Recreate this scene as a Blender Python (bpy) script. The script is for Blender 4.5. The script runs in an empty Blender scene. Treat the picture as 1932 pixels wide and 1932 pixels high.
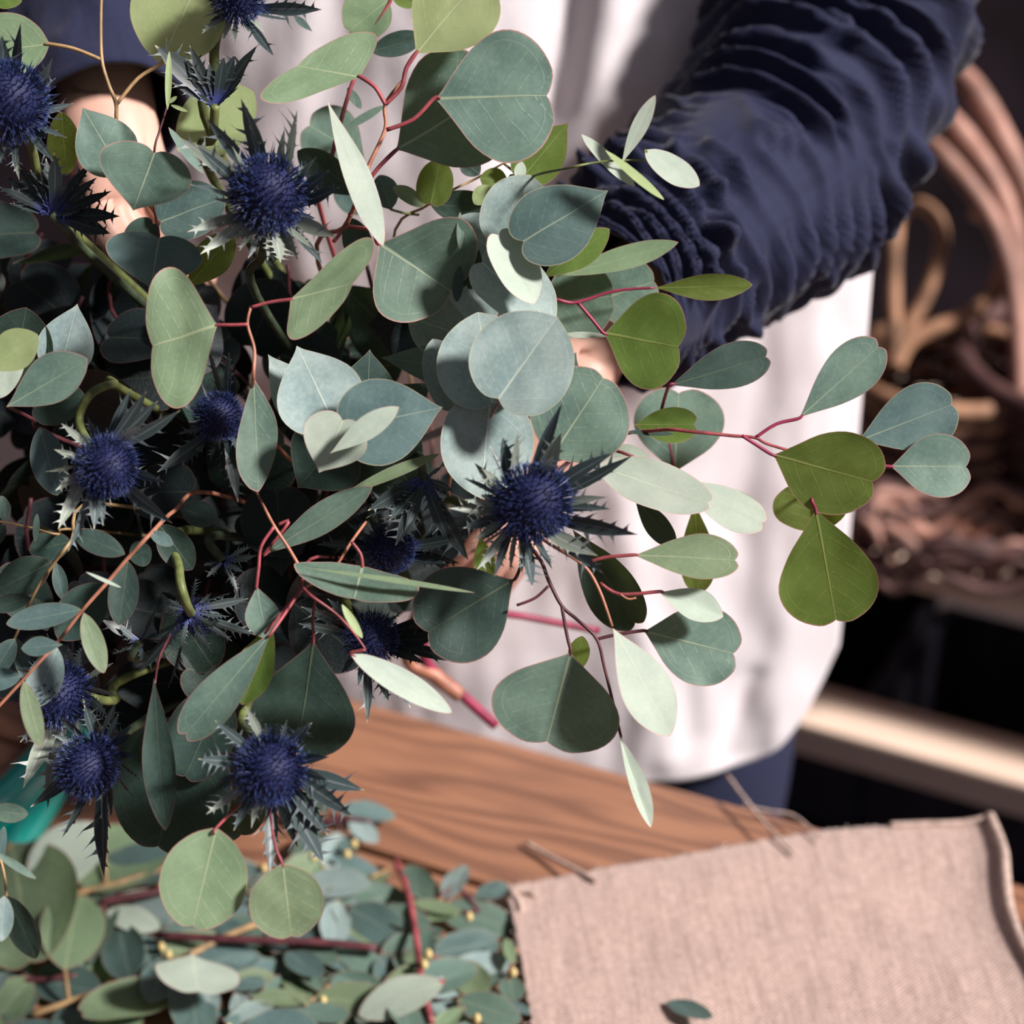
import bpy, bmesh, math, random
from mathutils import Vector, Matrix, noise
random.seed(7)
R = math.radians
sc = bpy.context.scene
C = sc.collection

# ------------------------------------------------------------------ camera
CAM = Vector((0, 0, 1.63)); PITCH = 30.0
FPX = 1932 * 50 / 24.0
FW = Vector((0, math.cos(R(PITCH)), -math.sin(R(PITCH))))
RT = Vector((1, 0, 0)); UP = Vector((0, math.sin(R(PITCH)), math.cos(R(PITCH))))
cd = bpy.data.cameras.new('camera'); cam = bpy.data.objects.new('camera', cd); C.objects.link(cam)
cam.location = CAM; cam.rotation_euler = (R(90 - PITCH), 0, 0)
cd.sensor_width = 24; cd.lens = 50; cd.clip_start = 0.02
cd.dof.use_dof = True; cd.dof.focus_distance = 0.955; cd.dof.aperture_fstop = 3.9
sc.camera = cam
# ------------------------------------------------------------------ world, sun, exposure
w = bpy.data.worlds.new('world'); sc.world = w; w.use_nodes = True
bg = w.node_tree.nodes['Background']
bg.inputs[0].default_value = (0.80, 0.76, 0.93, 1); bg.inputs[1].default_value = 0.205
sd = bpy.data.lights.new('sun', 'SUN'); so = bpy.data.objects.new('sun', sd); C.objects.link(so)
TO_SUN = Vector((0.70, -0.27, 0.66)).normalized()
so.rotation_euler = TO_SUN.to_track_quat('Z', 'Y').to_euler()
sd.energy = 7.2; sd.angle = R(8); sd.color = (1.0, 0.94, 0.90)
vs = sc.view_settings
vs.view_transform = 'Standard'; vs.look = 'None'; vs.exposure = 0.1; vs.gamma = 1.0; vs.use_curve_mapping = False

def P(px, py, d):
    return CAM + d * (FW + (px - 966) / FPX * RT - (py - 966) / FPX * UP)
def cam2w(x, y, z):
    return x * RT + y * UP - z * FW
def on_z(px, py, z):
    k = (FW + (px - 966) / FPX * RT - (py - 966) / FPX * UP)
    return CAM + k * ((z - CAM.z) / k.z)
def on_y(px, py, y):
    k = (FW + (px - 966) / FPX * RT - (py - 966) / FPX * UP)
    return CAM + k * (y / k.y)

# ------------------------------------------------------------------ materials
class NT:
    def __init__(s, name):
        s.m = bpy.data.materials.new(name); s.m.use_nodes = True
        s.t = s.m.node_tree; s.b = s.t.nodes['Principled BSDF']; s.out = s.t.nodes['Material Output']
    def n(s, typ, **kw):
        x = s.t.nodes.new(typ)
        for k, v in kw.items(): setattr(x, k, v)
        return x
    def l(s, a, b): s.t.links.new(a, b)
    def math(s, op, a, b=None, c=None, clamp=False):
        x = s.n('ShaderNodeMath', operation=op); x.use_clamp = clamp
        for i, v in enumerate((a, b, c)):
            if v is None: continue
            if isinstance(v, (int, float)): x.inputs[i].default_value = v
            else: s.l(v, x.inputs[i])
        return x.outputs[0]
    def ss(s, v, a, b):
        x = s.n('ShaderNodeMapRange', interpolation_type='SMOOTHSTEP')
        s.l(v, x.inputs[0]); x.inputs[1].default_value = a; x.inputs[2].default_value = b
        return x.outputs[0]
    def mix(s, f, a, b):
        x = s.n('ShaderNodeMix', data_type='RGBA')
        for i, v in ((0, f), (6, a), (7, b)):
            if isinstance(v, (int, float)): x.inputs[i].default_value = v
            elif isinstance(v, tuple): x.inputs[i].default_value = (*v[:3], 1)
            else: s.l(v, x.inputs[i])
        return x.outputs[2]
    def noise(s, co, scale, detail=4, dist=0, rough=.5):
        x = s.n('ShaderNodeTexNoise'); s.l(co, x.inputs['Vector'])
        x.inputs['Scale'].default_value = scale; x.inputs['Detail'].default_value = detail
        x.inputs['Distortion'].default_value = dist; x.inputs['Roughness'].default_value = rough
        return x.outputs[0]
    def mapping(s, co, scale=(1, 1, 1), rot=(0, 0, 0), loc=(0, 0, 0)):
        x = s.n('ShaderNodeMapping'); s.l(co, x.inputs[0])
        x.inputs['Scale'].default_value = scale; x.inputs['Rotation'].default_value = rot; x.inputs['Location'].default_value = loc
        return x.outputs[0]
    def bump(s, h, strength, dist=.001):
        x = s.n('ShaderNodeBump'); s.l(h, x.inputs['Height']); x.inputs['Strength'].default_value = strength
        x.inputs['Distance'].default_value = dist; s.l(x.outputs[0], s.b.inputs['Normal']); return x.outputs[0]
    def set(s, **kw):
        for k, v in kw.items():
            k = k.replace('_', ' ')
            i = s.b.inputs[k]
            if isinstance(v, tuple): i.default_value = (*v, 1)
            elif isinstance(v, (int, float)): i.default_value = v
            else: s.l(v, i)

def leaf_mat(name, col, dark, vein, margin, trans, tcol, rough=.5, veins=.35, bloom=.5):
    t = NT(name)
    uv = t.n('ShaderNodeUVMap', uv_map='UVMap').outputs[0]
    rim = t.n('ShaderNodeUVMap', uv_map='rim').outputs[0]
    sx = t.n('ShaderNodeSeparateXYZ'); t.l(uv, sx.inputs[0])
    u, v = sx.outputs[0], t.math('ABSOLUTE', t.math('SUBTRACT', sx.outputs[1], .5))
    rx = t.n('ShaderNodeSeparateXYZ'); t.l(rim, rx.inputs[0])
    obj = t.n('ShaderNodeObjectInfo'); tc = t.n('ShaderNodeTexCoord').outputs['Object']
    big = t.noise(tc, 45, 3); fine = t.noise(tc, 500, 4)
    f = t.math('ADD', t.math('MULTIPLY', t.ss(big, .35, .68), .6), t.math('MULTIPLY', t.ss(fine, .35, .7), .25))
    c = t.mix(f, dark, col)
    hsv = t.n('ShaderNodeHueSaturation'); t.l(c, hsv.inputs['Color'])
    t.l(t.math('ADD', t.math('MULTIPLY', obj.outputs['Random'], .34), .83), hsv.inputs['Value'])
    t.l(t.math('ADD', t.math('MULTIPLY', obj.outputs['Random'], .03), .485), hsv.inputs['Hue'])
    c = hsv.outputs[0]
    # lateral veins curving to the tip, then a midrib
    ph = t.math('FRACT', t.math('ADD', t.math('SUBTRACT', t.math('MULTIPLY', u, 6.0), t.math('MULTIPLY', v, 4.6)), t.math('MULTIPLY', t.noise(tc, 40, 1), .7)))
    ln = t.math('SUBTRACT', 1, t.ss(t.math('ABSOLUTE', t.math('SUBTRACT', ph, .5)), .015, .06))
    ln = t.math('MULTIPLY', ln, t.math('MULTIPLY', t.math('MULTIPLY', t.ss(v, .46, .3), t.ss(fine, .3, .6)), veins * .55))
    loop = t.math('SUBTRACT', 1, t.ss(t.math('ABSOLUTE', t.math('SUBTRACT', rx.outputs[0], .84)), .004, .016))
    ln = t.math('MAXIMUM', ln, t.math('MULTIPLY', loop, veins * .35))
    wid = t.math('MULTIPLY_ADD', t.math('SUBTRACT', 1, u), .010, .0035)
    mid = t.math('SUBTRACT', 1, t.ss(t.math('DIVIDE', v, wid), .5, 1.4))
    vm = t.math('MAXIMUM', ln, t.math('MULTIPLY', mid, .7))
    c = t.mix(vm, c, vein)
    c = t.mix(t.math('MULTIPLY', t.ss(rx.outputs[0], .972, .992), .75), c, margin)
    t.set(Base_Color=c, Roughness=rough)
    t.b.inputs['Specular IOR Level'].default_value = .35
    nb = t.bump(t.math('ADD', t.math('MULTIPLY', vm, -.6), t.math('MULTIPLY', big, .8)), .35, .0015)
    tr = t.n('ShaderNodeBsdfTranslucent')
    t.l(t.mix(.55, c, tcol), tr.inputs[0])
    mx = t.n('ShaderNodeMixShader'); mx.inputs[0].default_value = trans
    t.l(t.b.outputs[0], mx.inputs[1]); t.l(tr.outputs[0], mx.inputs[2]); t.l(mx.outputs[0], t.out.inputs[0])
    return t.m
PINK = (.50, .22, .20)
M = {}
M['g'] = leaf_mat('leaf_grey_green', (.165, .25, .20), (.085, .15, .125), (.36, .42, .28), PINK, .25, (.30, .42, .10))
M['b'] = leaf_mat('leaf_bright_green', (.225, .305, .185), (.16, .235, .135), (.42, .48, .29), PINK, .28, (.35, .48, .12), veins=.5)
M['d'] = leaf_mat('leaf_dark_green_shade', (.045, .080, .066), (.022, .046, .040), (.12, .15, .09), (.22, .10, .09), .15, (.16, .26, .04))  # dark green, deepened further so the colour carries shade on unlit leaves
M['p'] = leaf_mat('leaf_pale_bloom', (.43, .495, .415), (.34, .41, .345), (.52, .56, .43), (.55, .30, .26), .22, (.45, .55, .25), rough=.6, veins=.2)
M['y'] = leaf_mat('leaf_yellow_green', (.16, .235, .055), (.10, .165, .035), (.36, .40, .13), PINK, .42, (.36, .50, .04))
M['s'] = leaf_mat('leaf_silver', (.35, .43, .41), (.17, .25, .25), (.48, .53, .45), (.42, .40, .30), .16, (.35, .45, .25), rough=.6, veins=.25)
M['t'] = leaf_mat('leaf_blue_green', (.115, .18, .17), (.06, .11, .11), (.28, .34, .25), (.35, .30, .20), .15, (.25, .36, .12), veins=.25)
M['k'] = leaf_mat('leaf_painted_shade', (.018, .029, .031), (.010, .017, .021), (.05, .07, .05), (.10, .05, .05), .08, (.05, .09, .02))  # near-black colour standing in for the shade inside the bouquet
M['l'] = leaf_mat('leaf_light_lime', (.42, .50, .25), (.33, .42, .19), (.55, .60, .36), (.50, .42, .22), .40, (.48, .58, .20), veins=.25)

def simple(name, col, rough=.6, noise_s=60, var=.35, bump=0, spec=.4, metal=0, coat=0):
    t = NT(name); tc = t.n('ShaderNodeTexCoord').outputs['Object']
    f = t.noise(tc, noise_s, 4)
    c = t.mix(t.ss(f, .3, .7), tuple(x * (1 - var) for x in col), tuple(min(1, x * (1 + var * .5)) for x in col))
    t.set(Base_Color=c, Roughness=rough, Metallic=metal)
    t.b.inputs['Specular IOR Level'].default_value = spec
    t.b.inputs['Coat Weight'].default_value = coat
    if bump: t.bump(f, bump, .002)
    return t.m
M['red'] = simple('twig_red', (.30, .06, .07), .45, 90, .5)
M['coral'] = simple('twig_coral', (.40, .165, .105), .45, 90, .4)
M['ochre'] = simple('twig_ochre', (.36, .23, .11), .5, 90, .4)
M['maroon'] = simple('twig_dark_maroon', (.10, .028, .035), .5, 90, .4)
M['magenta'] = simple('twig_magenta', (.25, .025, .065), .45, 90, .3)
M['gstem'] = simple('stem_olive_green', (.13, .155, .05), .5, 120, .4)
M['gstemd'] = simple('stem_dark_green', (.05, .07, .04), .5, 120, .4)
M['bud'] = simple('bud_cream', (.60, .46, .20), .6, 200, .3)
M['skin'] = simple('skin', (.62, .36, .285), .5, 40, .12, .1)
M['trousers'] = simple('trouser_denim', (.013, .017, .05), .85, 900, .5, .3)
M['teal'] = simple('teal_plastic', (.0, .33, .28), .12, 8, .15, 0, .6, 0, .6)
M['steel'] = simple('steel', (.5, .5, .52), .35, 60, .2, 0, .5, 1)

def bract_mat(name, base, light):
    t = NT(name)
    uv = t.n('ShaderNodeUVMap', uv_map='UVMap').outputs[0]
    sx = t.n('ShaderNodeSeparateXYZ'); t.l(uv, sx.inputs[0])
    obj = t.n('ShaderNodeObjectInfo').outputs['Random']
    edge = t.ss(sx.outputs[1], .72, 1.0); mid = t.ss(sx.outputs[1], .16, .04)
    c = t.mix(t.math('MAXIMUM', t.math('MULTIPLY', edge, .45), t.math('MULTIPLY', mid, .45)), base, light)
    c = t.mix(t.math('MULTIPLY', t.ss(sx.outputs[0], .40, .05), .75), c, (.05, .06, .25))
    c = t.mix(t.ss(sx.outputs[0], .93, 1), c, (.55, .45, .30))
    h = t.n('ShaderNodeHueSaturation'); t.l(c, h.inputs['Color']); t.l(t.math('ADD', t.math('MULTIPLY', obj, .7), .65), h.inputs['Value'])
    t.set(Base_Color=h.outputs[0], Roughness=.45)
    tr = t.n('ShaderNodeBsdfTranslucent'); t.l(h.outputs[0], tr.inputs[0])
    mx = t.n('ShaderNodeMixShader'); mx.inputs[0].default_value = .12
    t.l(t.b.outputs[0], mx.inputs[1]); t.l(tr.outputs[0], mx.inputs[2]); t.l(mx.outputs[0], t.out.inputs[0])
    return t.m
M['bract'] = bract_mat('bract_blue_green', (.050, .075, .075), (.27, .29, .33))
M['bractl'] = bract_mat('bract_pale', (.23, .27, .22), (.48, .48, .50))
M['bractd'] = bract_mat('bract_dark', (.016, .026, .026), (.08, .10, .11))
def floret_mat():
    t = NT('floret_blue'); uv = t.n('ShaderNodeUVMap', uv_map='UVMap').outputs[0]
    sx = t.n('ShaderNodeSeparateXYZ'); t.l(uv, sx.inputs[0])
    r = t.n('ShaderNodeValToRGB'); t.l(sx.outputs[0], r.inputs[0])
    e = r.color_ramp.elements
    e[0].position = 0; e[0].color = (.006, .009, .045, 1)
    e[1].position = 1; e[1].color = (.40, .45, .68, 1)
    for p_, c_ in ((.45, (.006, .013, .058, 1)), (.78, (.022, .046, .19, 1))):
        x = e.new(p_); x.color = c_
    t.set(Base_Color=r.outputs[0], Roughness=.5)
    return t.m
M['floret'] = floret_mat()
M['core'] = simple('thistle_core', (.010, .014, .07), .7, 300, .5)

# ------------------------------------------------------------------ object helpers
def link(name, me, mat, parent=None, loc=None):
    o = bpy.data.objects.new(name, me); C.objects.link(o)
    if mat is not None and not me.materials: me.materials.append(mat)
    if parent: o.parent = parent
    if loc is not None: o.location = loc
    return o
def smooth(me, v=True):
    me.polygons.foreach_set('use_smooth', [v] * len(me.polygons)); return me
def empty(name, loc, label, cat, group=None):
    o = bpy.data.objects.new(name, None); C.objects.link(o); o.location = loc; o.empty_display_size = .02
    tag(o, label, cat, group); return o
def tag(o, label, cat, group=None, kind=None):
    o['label'] = label; o['category'] = cat
    if group: o['group'] = group
    if kind: o['kind'] = kind
    return o
def struct(o, label, cat):
    tag(o, label, cat, None, 'structure'); return o
def crom(pts, n):
    """Catmull-Rom through points (tuples of any length)."""
    out = []; N = len(pts)
    for i in range(N - 1):
        p0, p1, p2, p3 = pts[max(i - 1, 0)], pts[i], pts[i + 1], pts[min(i + 2, N - 1)]
        for k in range(n):
            t = k / n
            out.append(tuple(.5 * ((2 * b) + (-a + c) * t + (2 * a - 5 * b + 4 * c - d) * t * t + (-a + 3 * b - 3 * c + d) * t ** 3)
                             for a, b, c, d in zip(p0, p1, p2, p3)))
    out.append(tuple(pts[-1])); return out
def tube_mesh(name, pts, rad, seg=8, sub=5, disp=None, cap=True):
    """pts: list of Vector; rad: number or list."""
    if isinstance(rad, (int, float)): rad = [rad] * len(pts)
    sm = crom([(*p, r) for p, r in zip(pts, rad)], sub) if sub > 1 else [(*p, r) for p, r in zip(pts, rad)]
    ps = [Vector(q[:3]) for q in sm]; rs = [q[3] for q in sm]
    verts, faces = [], []
    t0 = (ps[1] - ps[0]).normalized()
    nrm = t0.orthogonal().normalized(); N = len(ps)
    for i, p in enumerate(ps):
        t = (ps[min(i + 1, N - 1)] - ps[max(i - 1, 0)]).normalized()
        nrm = (nrm - nrm.dot(t) * t).normalized(); b = t.cross(nrm)
        for k in range(seg):
            a = 2 * math.pi * k / seg
            dv = math.cos(a) * nrm + math.sin(a) * b
            r = rs[i]
            if disp: r += disp(i / (N - 1), a, p, dv)
            verts.append(p + dv * r)
    for i in range(N - 1):
        for k in range(seg):
            k2 = (k + 1) % seg
            faces.append((i * seg + k, i * seg + k2, (i + 1) * seg + k2, (i + 1) * seg + k))
    if cap:
        faces.append(tuple(range(seg))[::-1]); faces.append(tuple((N - 1) * seg + k for k in range(seg)))
    me = bpy.data.meshes.new(name); me.from_pydata(verts, [], faces); smooth(me); return me
def box_mesh(name, sx, sy, sz, bev=0.003, loc=(0, 0, 0)):
    bm = bmesh.new(); bmesh.ops.create_cube(bm, size=1, matrix=Matrix.Translation(loc) @ Matrix.Diagonal((sx, sy, sz, 1)))
    if bev: bmesh.ops.bevel(bm, geom=bm.edges[:], offset=bev, segments=2, affect='EDGES', profile=.6)
    me = bpy.data.meshes.new(name); bm.to_mesh(me); bm.free(); return me

# ------------------------------------------------------------------ leaves
SH = {
 'P': [(0, 0), (.05, .035), (.16, .17), (.33, .37), (.53, .49), (.73, .49), (.90, .39), (1.01, .20), (.99, .06), (.955, 0)],
 'R': [(0, 0), (.02, .07), (.10, .25), (.27, .43), (.48, .5), (.70, .47), (.88, .33), (.985, .15), (.985, .05), (.965, 0)],
 'D': [(0, 0), (.06, .04), (.18, .16), (.38, .36), (.60, .49), (.78, .48), (.92, .36), (1.0, .17), (.99, .05), (.97, 0)],
 'H': [(.03, 0), (-.04, .10), (-.03, .25), (.09, .41), (.29, .5), (.50, .465), (.68, .34), (.83, .18), (.93, .06), (1, 0)],
 'O': [(.03, 0), (-.02, .12), (.02, .28), (.15, .43), (.36, .5), (.58, .48), (.77, .38), (.90, .23), (.97, .09), (1, 0)],
 'L': [(0, 0), (.03, .08), (.13, .27), (.31, .44), (.5, .5), (.69, .46), (.86, .31), (.96, .14), (1, 0)],
 'E': [(0, 0), (.10, .10), (.27, .30), (.45, .46), (.60, .5), (.76, .43), (.89, .27), (.96, .13), (1, 0)],
}
RINGS = (.0, .22, .42, .62, .8, .92, .962, 1.0)
def leaf_mesh(shape, L, W, skew=0, cup=.2, bend=0, fold=0, wav=.0, seed=0, twist=0):
    half = crom(SH[shape], 3)
    out = half + [(x, -y) for x, y in half[-2:0:-1]]
    rng = random.Random(seed); ja, jb = rng.uniform(.95, 1.05), rng.uniform(.95, 1.05); ph = rng.uniform(0, 6)
    cx = .5
    verts, uvs, rims = [], [], []
    n = len(out)
    def put(x, y, s):
        X = (x + skew * y) * L; yy = y * W * (ja if y > 0 else jb)
        a = abs(y) * 2
        z = cup * W * .5 * a * a + fold * W * .5 * a + bend * L * x * x + twist * W * y * x
        if wav: z += wav * W * math.sin(x * 7 + ph + (2 if y > 0 else 0)) * a * a
        z += .012 * W * noise.noise((x * 3 + ph, y * 4, seed * 1.7)) * 2
        verts.append((X, yy, z)); uvs.append((x, y + .5)); rims.append((s, 0))
    put(cx, 0, 0)
    for s in RINGS[1:]:
        for x, y in out: put(cx + (x - cx) * s, y * s, s)
    faces = [(0, 1 + k, 1 + (k + 1) % n) for k in range(n)]
    for i in range(len(RINGS) - 2):
        o = 1 + i * n
        for k in range(n):
            k2 = (k + 1) % n
            faces.append((o + k, o + n + k, o + n + k2, o + k2))
    me = bpy.data.meshes.new('leaf'); me.from_pydata(verts, [], faces)
    a = me.uv_layers.new(name='UVMap'); b = me.uv_layers.new(name='rim')
    vi = [0] * len(me.loops); me.loops.foreach_get('vertex_index', vi)
    a.data.foreach_set('uv', [c for v in vi for c in uvs[v]]); b.data.foreach_set('uv', [c for v in vi for c in rims[v]])
    return smooth(me)
LEAFN = [0]
def lf(shape, bx, by, tx, ty, W, d=None, n=(0.1, 0.15), m='g', dz=0, pet=None, **kw):
    return dict(shape=shape, b=(bx, by), t=(tx, ty), W=W, d=d, n=n, m=m, dz=dz, pet=pet, kw=kw)
def add_leaf(root, S, d0, stem_pts, petmat, petr):
    LEAFN[0] += 1
    d = S['d'] or d0
    B = P(*S['b'], d); T = P(*S['t'], d + S['dz'] / FPX * d)
    a = T - B; L = a.length; a.normalize()
    v = (CAM - (B + T) / 2).normalized()
    n = cam2w(S['n'][0], S['n'][1], 1).normalized(); n = (n - n.dot(a) * a).normalized()
    vp = (v - v.dot(a) * a).normalized()
    c = max(.12, abs(n.dot(vp)))
    W = S['W'] / FPX * d / c
    s = n.cross(a)
    kw = dict(cup=random.uniform(.0, .22), bend=random.uniform(-.06, .08), wav=.02); kw.update(S['kw'])
    me = leaf_mesh(S['shape'], L, W, seed=LEAFN[0], **kw)
    o = link('leaf', me, M[S['m']], root)
    Mx = Matrix((a, s, n)).transposed().to_4x4(); Mx.translation = B - root.location
    o.matrix_local = Mx
    # petiole as a sub-part
    if S['pet'] == 0: return o
    if S['pet']:
        pts = [P(q[0], q[1], q[2] if len(q) > 2 else d) for q in S['pet']] + [B]
    else:
        best = min(stem_pts, key=lambda q: (q - B).length)
        if (best - B).length < .002: return o
        pts = [best, best.lerp(B, .55) + FW * .004, B]
    pts.append(B + a * L * .06)
    rr = [petr] * (len(pts) - 1) + [petr * .55]
    inv = Mx.inverted()
    pm = tube_mesh('petiole', [inv @ (q - root.location) for q in pts], rr, 7, 4)
    link('petiole', pm, M[petmat], o)
    return o
GRIP = P(815, 1090, 1.17)
BR = 'eucalyptus branches in the bouquet'
def branch(label, d, stem, leaves, sm='red', r=4.2, petmat=None, petr=None, hidden=True, twigs=(), via=None, group=None, cat='branch', name='eucalyptus_branch', hm=None):
    """stem: visible px points from the outer end inwards; the hidden rest runs on to the hand."""
    pts = [P(q[0], q[1], q[2] if len(q) > 2 else d) for q in stem]
    root = empty(name, pts[-1], label, cat, group)
    rm = r * .85 / FPX * d
    rad = [rm * (.75 + .35 * i / max(1, len(pts) - 1)) for i in range(len(pts))]
    full, fr = list(pts), list(rad)
    if hidden:
        last = pts[-1]; mid = P(*via) if via else last.lerp(GRIP, .5) + FW * .06
        e = GRIP + Vector((random.uniform(-.012, .012), random.uniform(-.008, .008), random.uniform(-.01, .01)))
        full += [mid, e]; fr += [rm * 1.2, rm * 1.3]
    me = tube_mesh('stem', [q - root.location for q in full], fr, 8, 5)
    link('stem', me, M[sm], root)
    samp = [Vector(q) for q in crom([tuple(q) for q in pts], 8)] if len(pts) > 1 else pts
    for tw in twigs:
        tp = [P(q[0], q[1], q[2] if len(q) > 2 else d) for q in tw[1]]
        link('twig', tube_mesh('twig', [q - root.location for q in tp], tw[2] / FPX * d if len(tw) > 2 else rm * .8, 7, 5), M[tw[0]], root)
        samp += tp
    for S in leaves: add_leaf(root, S, d, samp, petmat or sm, (petr or r * .8) / FPX * d)
    return root

# ------------------------------------------------------------------ thistles
def bract_mesh(seed):
    rng = random.Random(seed); st = [0, .12, .26, .4, .52, .64, .76, .88, 1]
    wd = [.034, .036, .042, .052, .060, .056, .042, .020, 0]
    verts, faces, uv = [], [], []
    cz = rng.uniform(-.10, .16); cs = rng.uniform(-.09, .09)
    def pos(t, y, lift=0): return (t, y + cs * t * t, cz * t * t + .35 * abs(y) + lift)
    def add(t, y, q, lift=0): verts.append(pos(t, y, lift)); uv.append((t, q)); return len(verts) - 1
    row = []
    for t, wv in zip(st, wd):
        if wv == 0: i = add(t, 0, 0); row.append((i, i, i))
        else: row.append((add(t, wv, .9), add(t, 0, 0), add(t, -wv, .9)))
    for (a, b, c), (d, e, f) in zip(row, row[1:]):
        if d == e: faces += [(a, d, b), (b, d, c)]
        else: faces += [(a, d, e, b), (b, e, f, c)]
    for i in range(1, 8):
        for sgn in (1, -1):
            if rng.random() < .42: continue
            wv = wd[i]; ln = rng.uniform(.06, .15) * (1.2 if 3 <= i <= 6 else .75)
            k = row[i][0 if sgn > 0 else 2]; an = rng.uniform(.35, 1.0)
            m1 = add(st[i] - .035, sgn * wv * .92, .9); m2 = add(st[i] + .02, sgn * wv * .92, .9)
            mid_ = add(st[i] + ln * .45 * math.cos(an), sgn * (wv + ln * .5 * math.sin(an)), .97, .01)
            tip = add(st[i] + ln * math.cos(an), sgn * (wv + ln * math.sin(an)), 1.0, rng.uniform(-.03, .06))
            q = add(st[i] + ln * .45 * math.cos(an) - .012, sgn * (wv + ln * .5 * math.sin(an)), .97, .01)
            fs = [(m1, m2, mid_, q), (q, mid_, tip)]
            faces += fs if sgn < 0 else [tuple(reversed(f)) for f in fs]
    me = bpy.data.meshes.new('bract'); me.from_pydata(verts, [], faces)
    a = me.uv_layers.new(name='UVMap')
    for lp in me.loops: a.data[lp.index].uv = uv[lp.vertex_index]
    return smooth(me)
BRACTS = [bract_mesh(100 + i) for i in range(8)]
BRM = {}
def bract_variant(i, mat):
    if (i, mat) not in BRM:
        me = BRACTS[i].copy(); me.materials.append(M[mat]); BRM[(i, mat)] = me
    return BRM[(i, mat)]
def head_meshes(seed, n=300):
    """unit head, axis +Z: dark core and the mass of florets."""
    rng = random.Random(seed)
    bm = bmesh.new(); bmesh.ops.create_uvsphere(bm, u_segments=20, v_segments=12, radius=.84, matrix=Matrix.Diagonal((1, 1, 1.22, 1)))
    core = bpy.data.meshes.new('core'); bm.to_mesh(core); bm.free(); smooth(core)
    V, Fc, UVs = [], [], []
    def spike(p, dirn, ln, wv, u0, u1, bendv):
        s = dirn.orthogonal().normalized(); b = dirn.cross(s); o = len(V)
        for k in range(3):
            an = k * 2.0944; V.append(p + (s * math.cos(an) + b * math.sin(an)) * wv); UVs.append(u0)
        m = p + dirn * ln * .55 + bendv * .4
        for k in range(3):
            an = k * 2.0944; V.append(m + (s * math.cos(an) + b * math.sin(an)) * wv * .75); UVs.append((u0 + u1) / 2)
        V.append(p + dirn * ln + bendv); UVs.append(u1); t = o + 6
        for k in range(3):
            k2 = (k + 1) % 3
            Fc.append((o + k, o + k2, o + 3 + k2, o + 3 + k)); Fc.append((o + 3 + k, o + 3 + k2, t))
    for i in range(n):
        z = 1 - 1.72 * (i + .5) / n; rr = math.sqrt(max(0, 1 - z * z)); an = i * 2.399963
        nn = Vector((rr * math.cos(an), rr * math.sin(an), z))
        p = Vector((nn.x * .8, nn.y * .8, nn.z * .98))
        jit = Vector((rng.uniform(-1, 1), rng.uniform(-1, 1), rng.uniform(-1, 1))) * .10
        dn = (nn + Vector((0, 0, .25)) + jit).normalized()
        spike(p, dn, rng.uniform(.34, .66), .024, .05, rng.uniform(.6, .92), jit * 1.4)
        # floret tuft between the bracteoles
        q = p + dn * .20
        for k in range(4):
            jj = Vector((rng.uniform(-1, 1), rng.uniform(-1, 1), rng.uniform(-1, 1))) * .45
            spike(q, (dn + jj).normalized(), rng.uniform(.12, .24), .014, .40, rng.uniform(.88, 1), Vector((0, 0, 0)))
    me = bpy.data.meshes.new('florets'); me.from_pydata([tuple(v) for v in V], [], Fc)
    a = me.uv_layers.new(name='UVMap'); vi = [0] * len(me.loops); me.loops.foreach_get('vertex_index', vi)
    a.data.foreach_set('uv', [c for v in vi for c in (UVs[v], 0)])
    core.materials.append(M['core']); me.materials.append(M['floret'])
    return core, me
HEADS = [head_meshes(i) for i in range(3)]
TN = [0]
def frame_from(z, hint=Vector((0.3, .2, 1))):
    z = z.normalized(); x = hint.cross(z).normalized(); return x, z.cross(x), z
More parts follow.
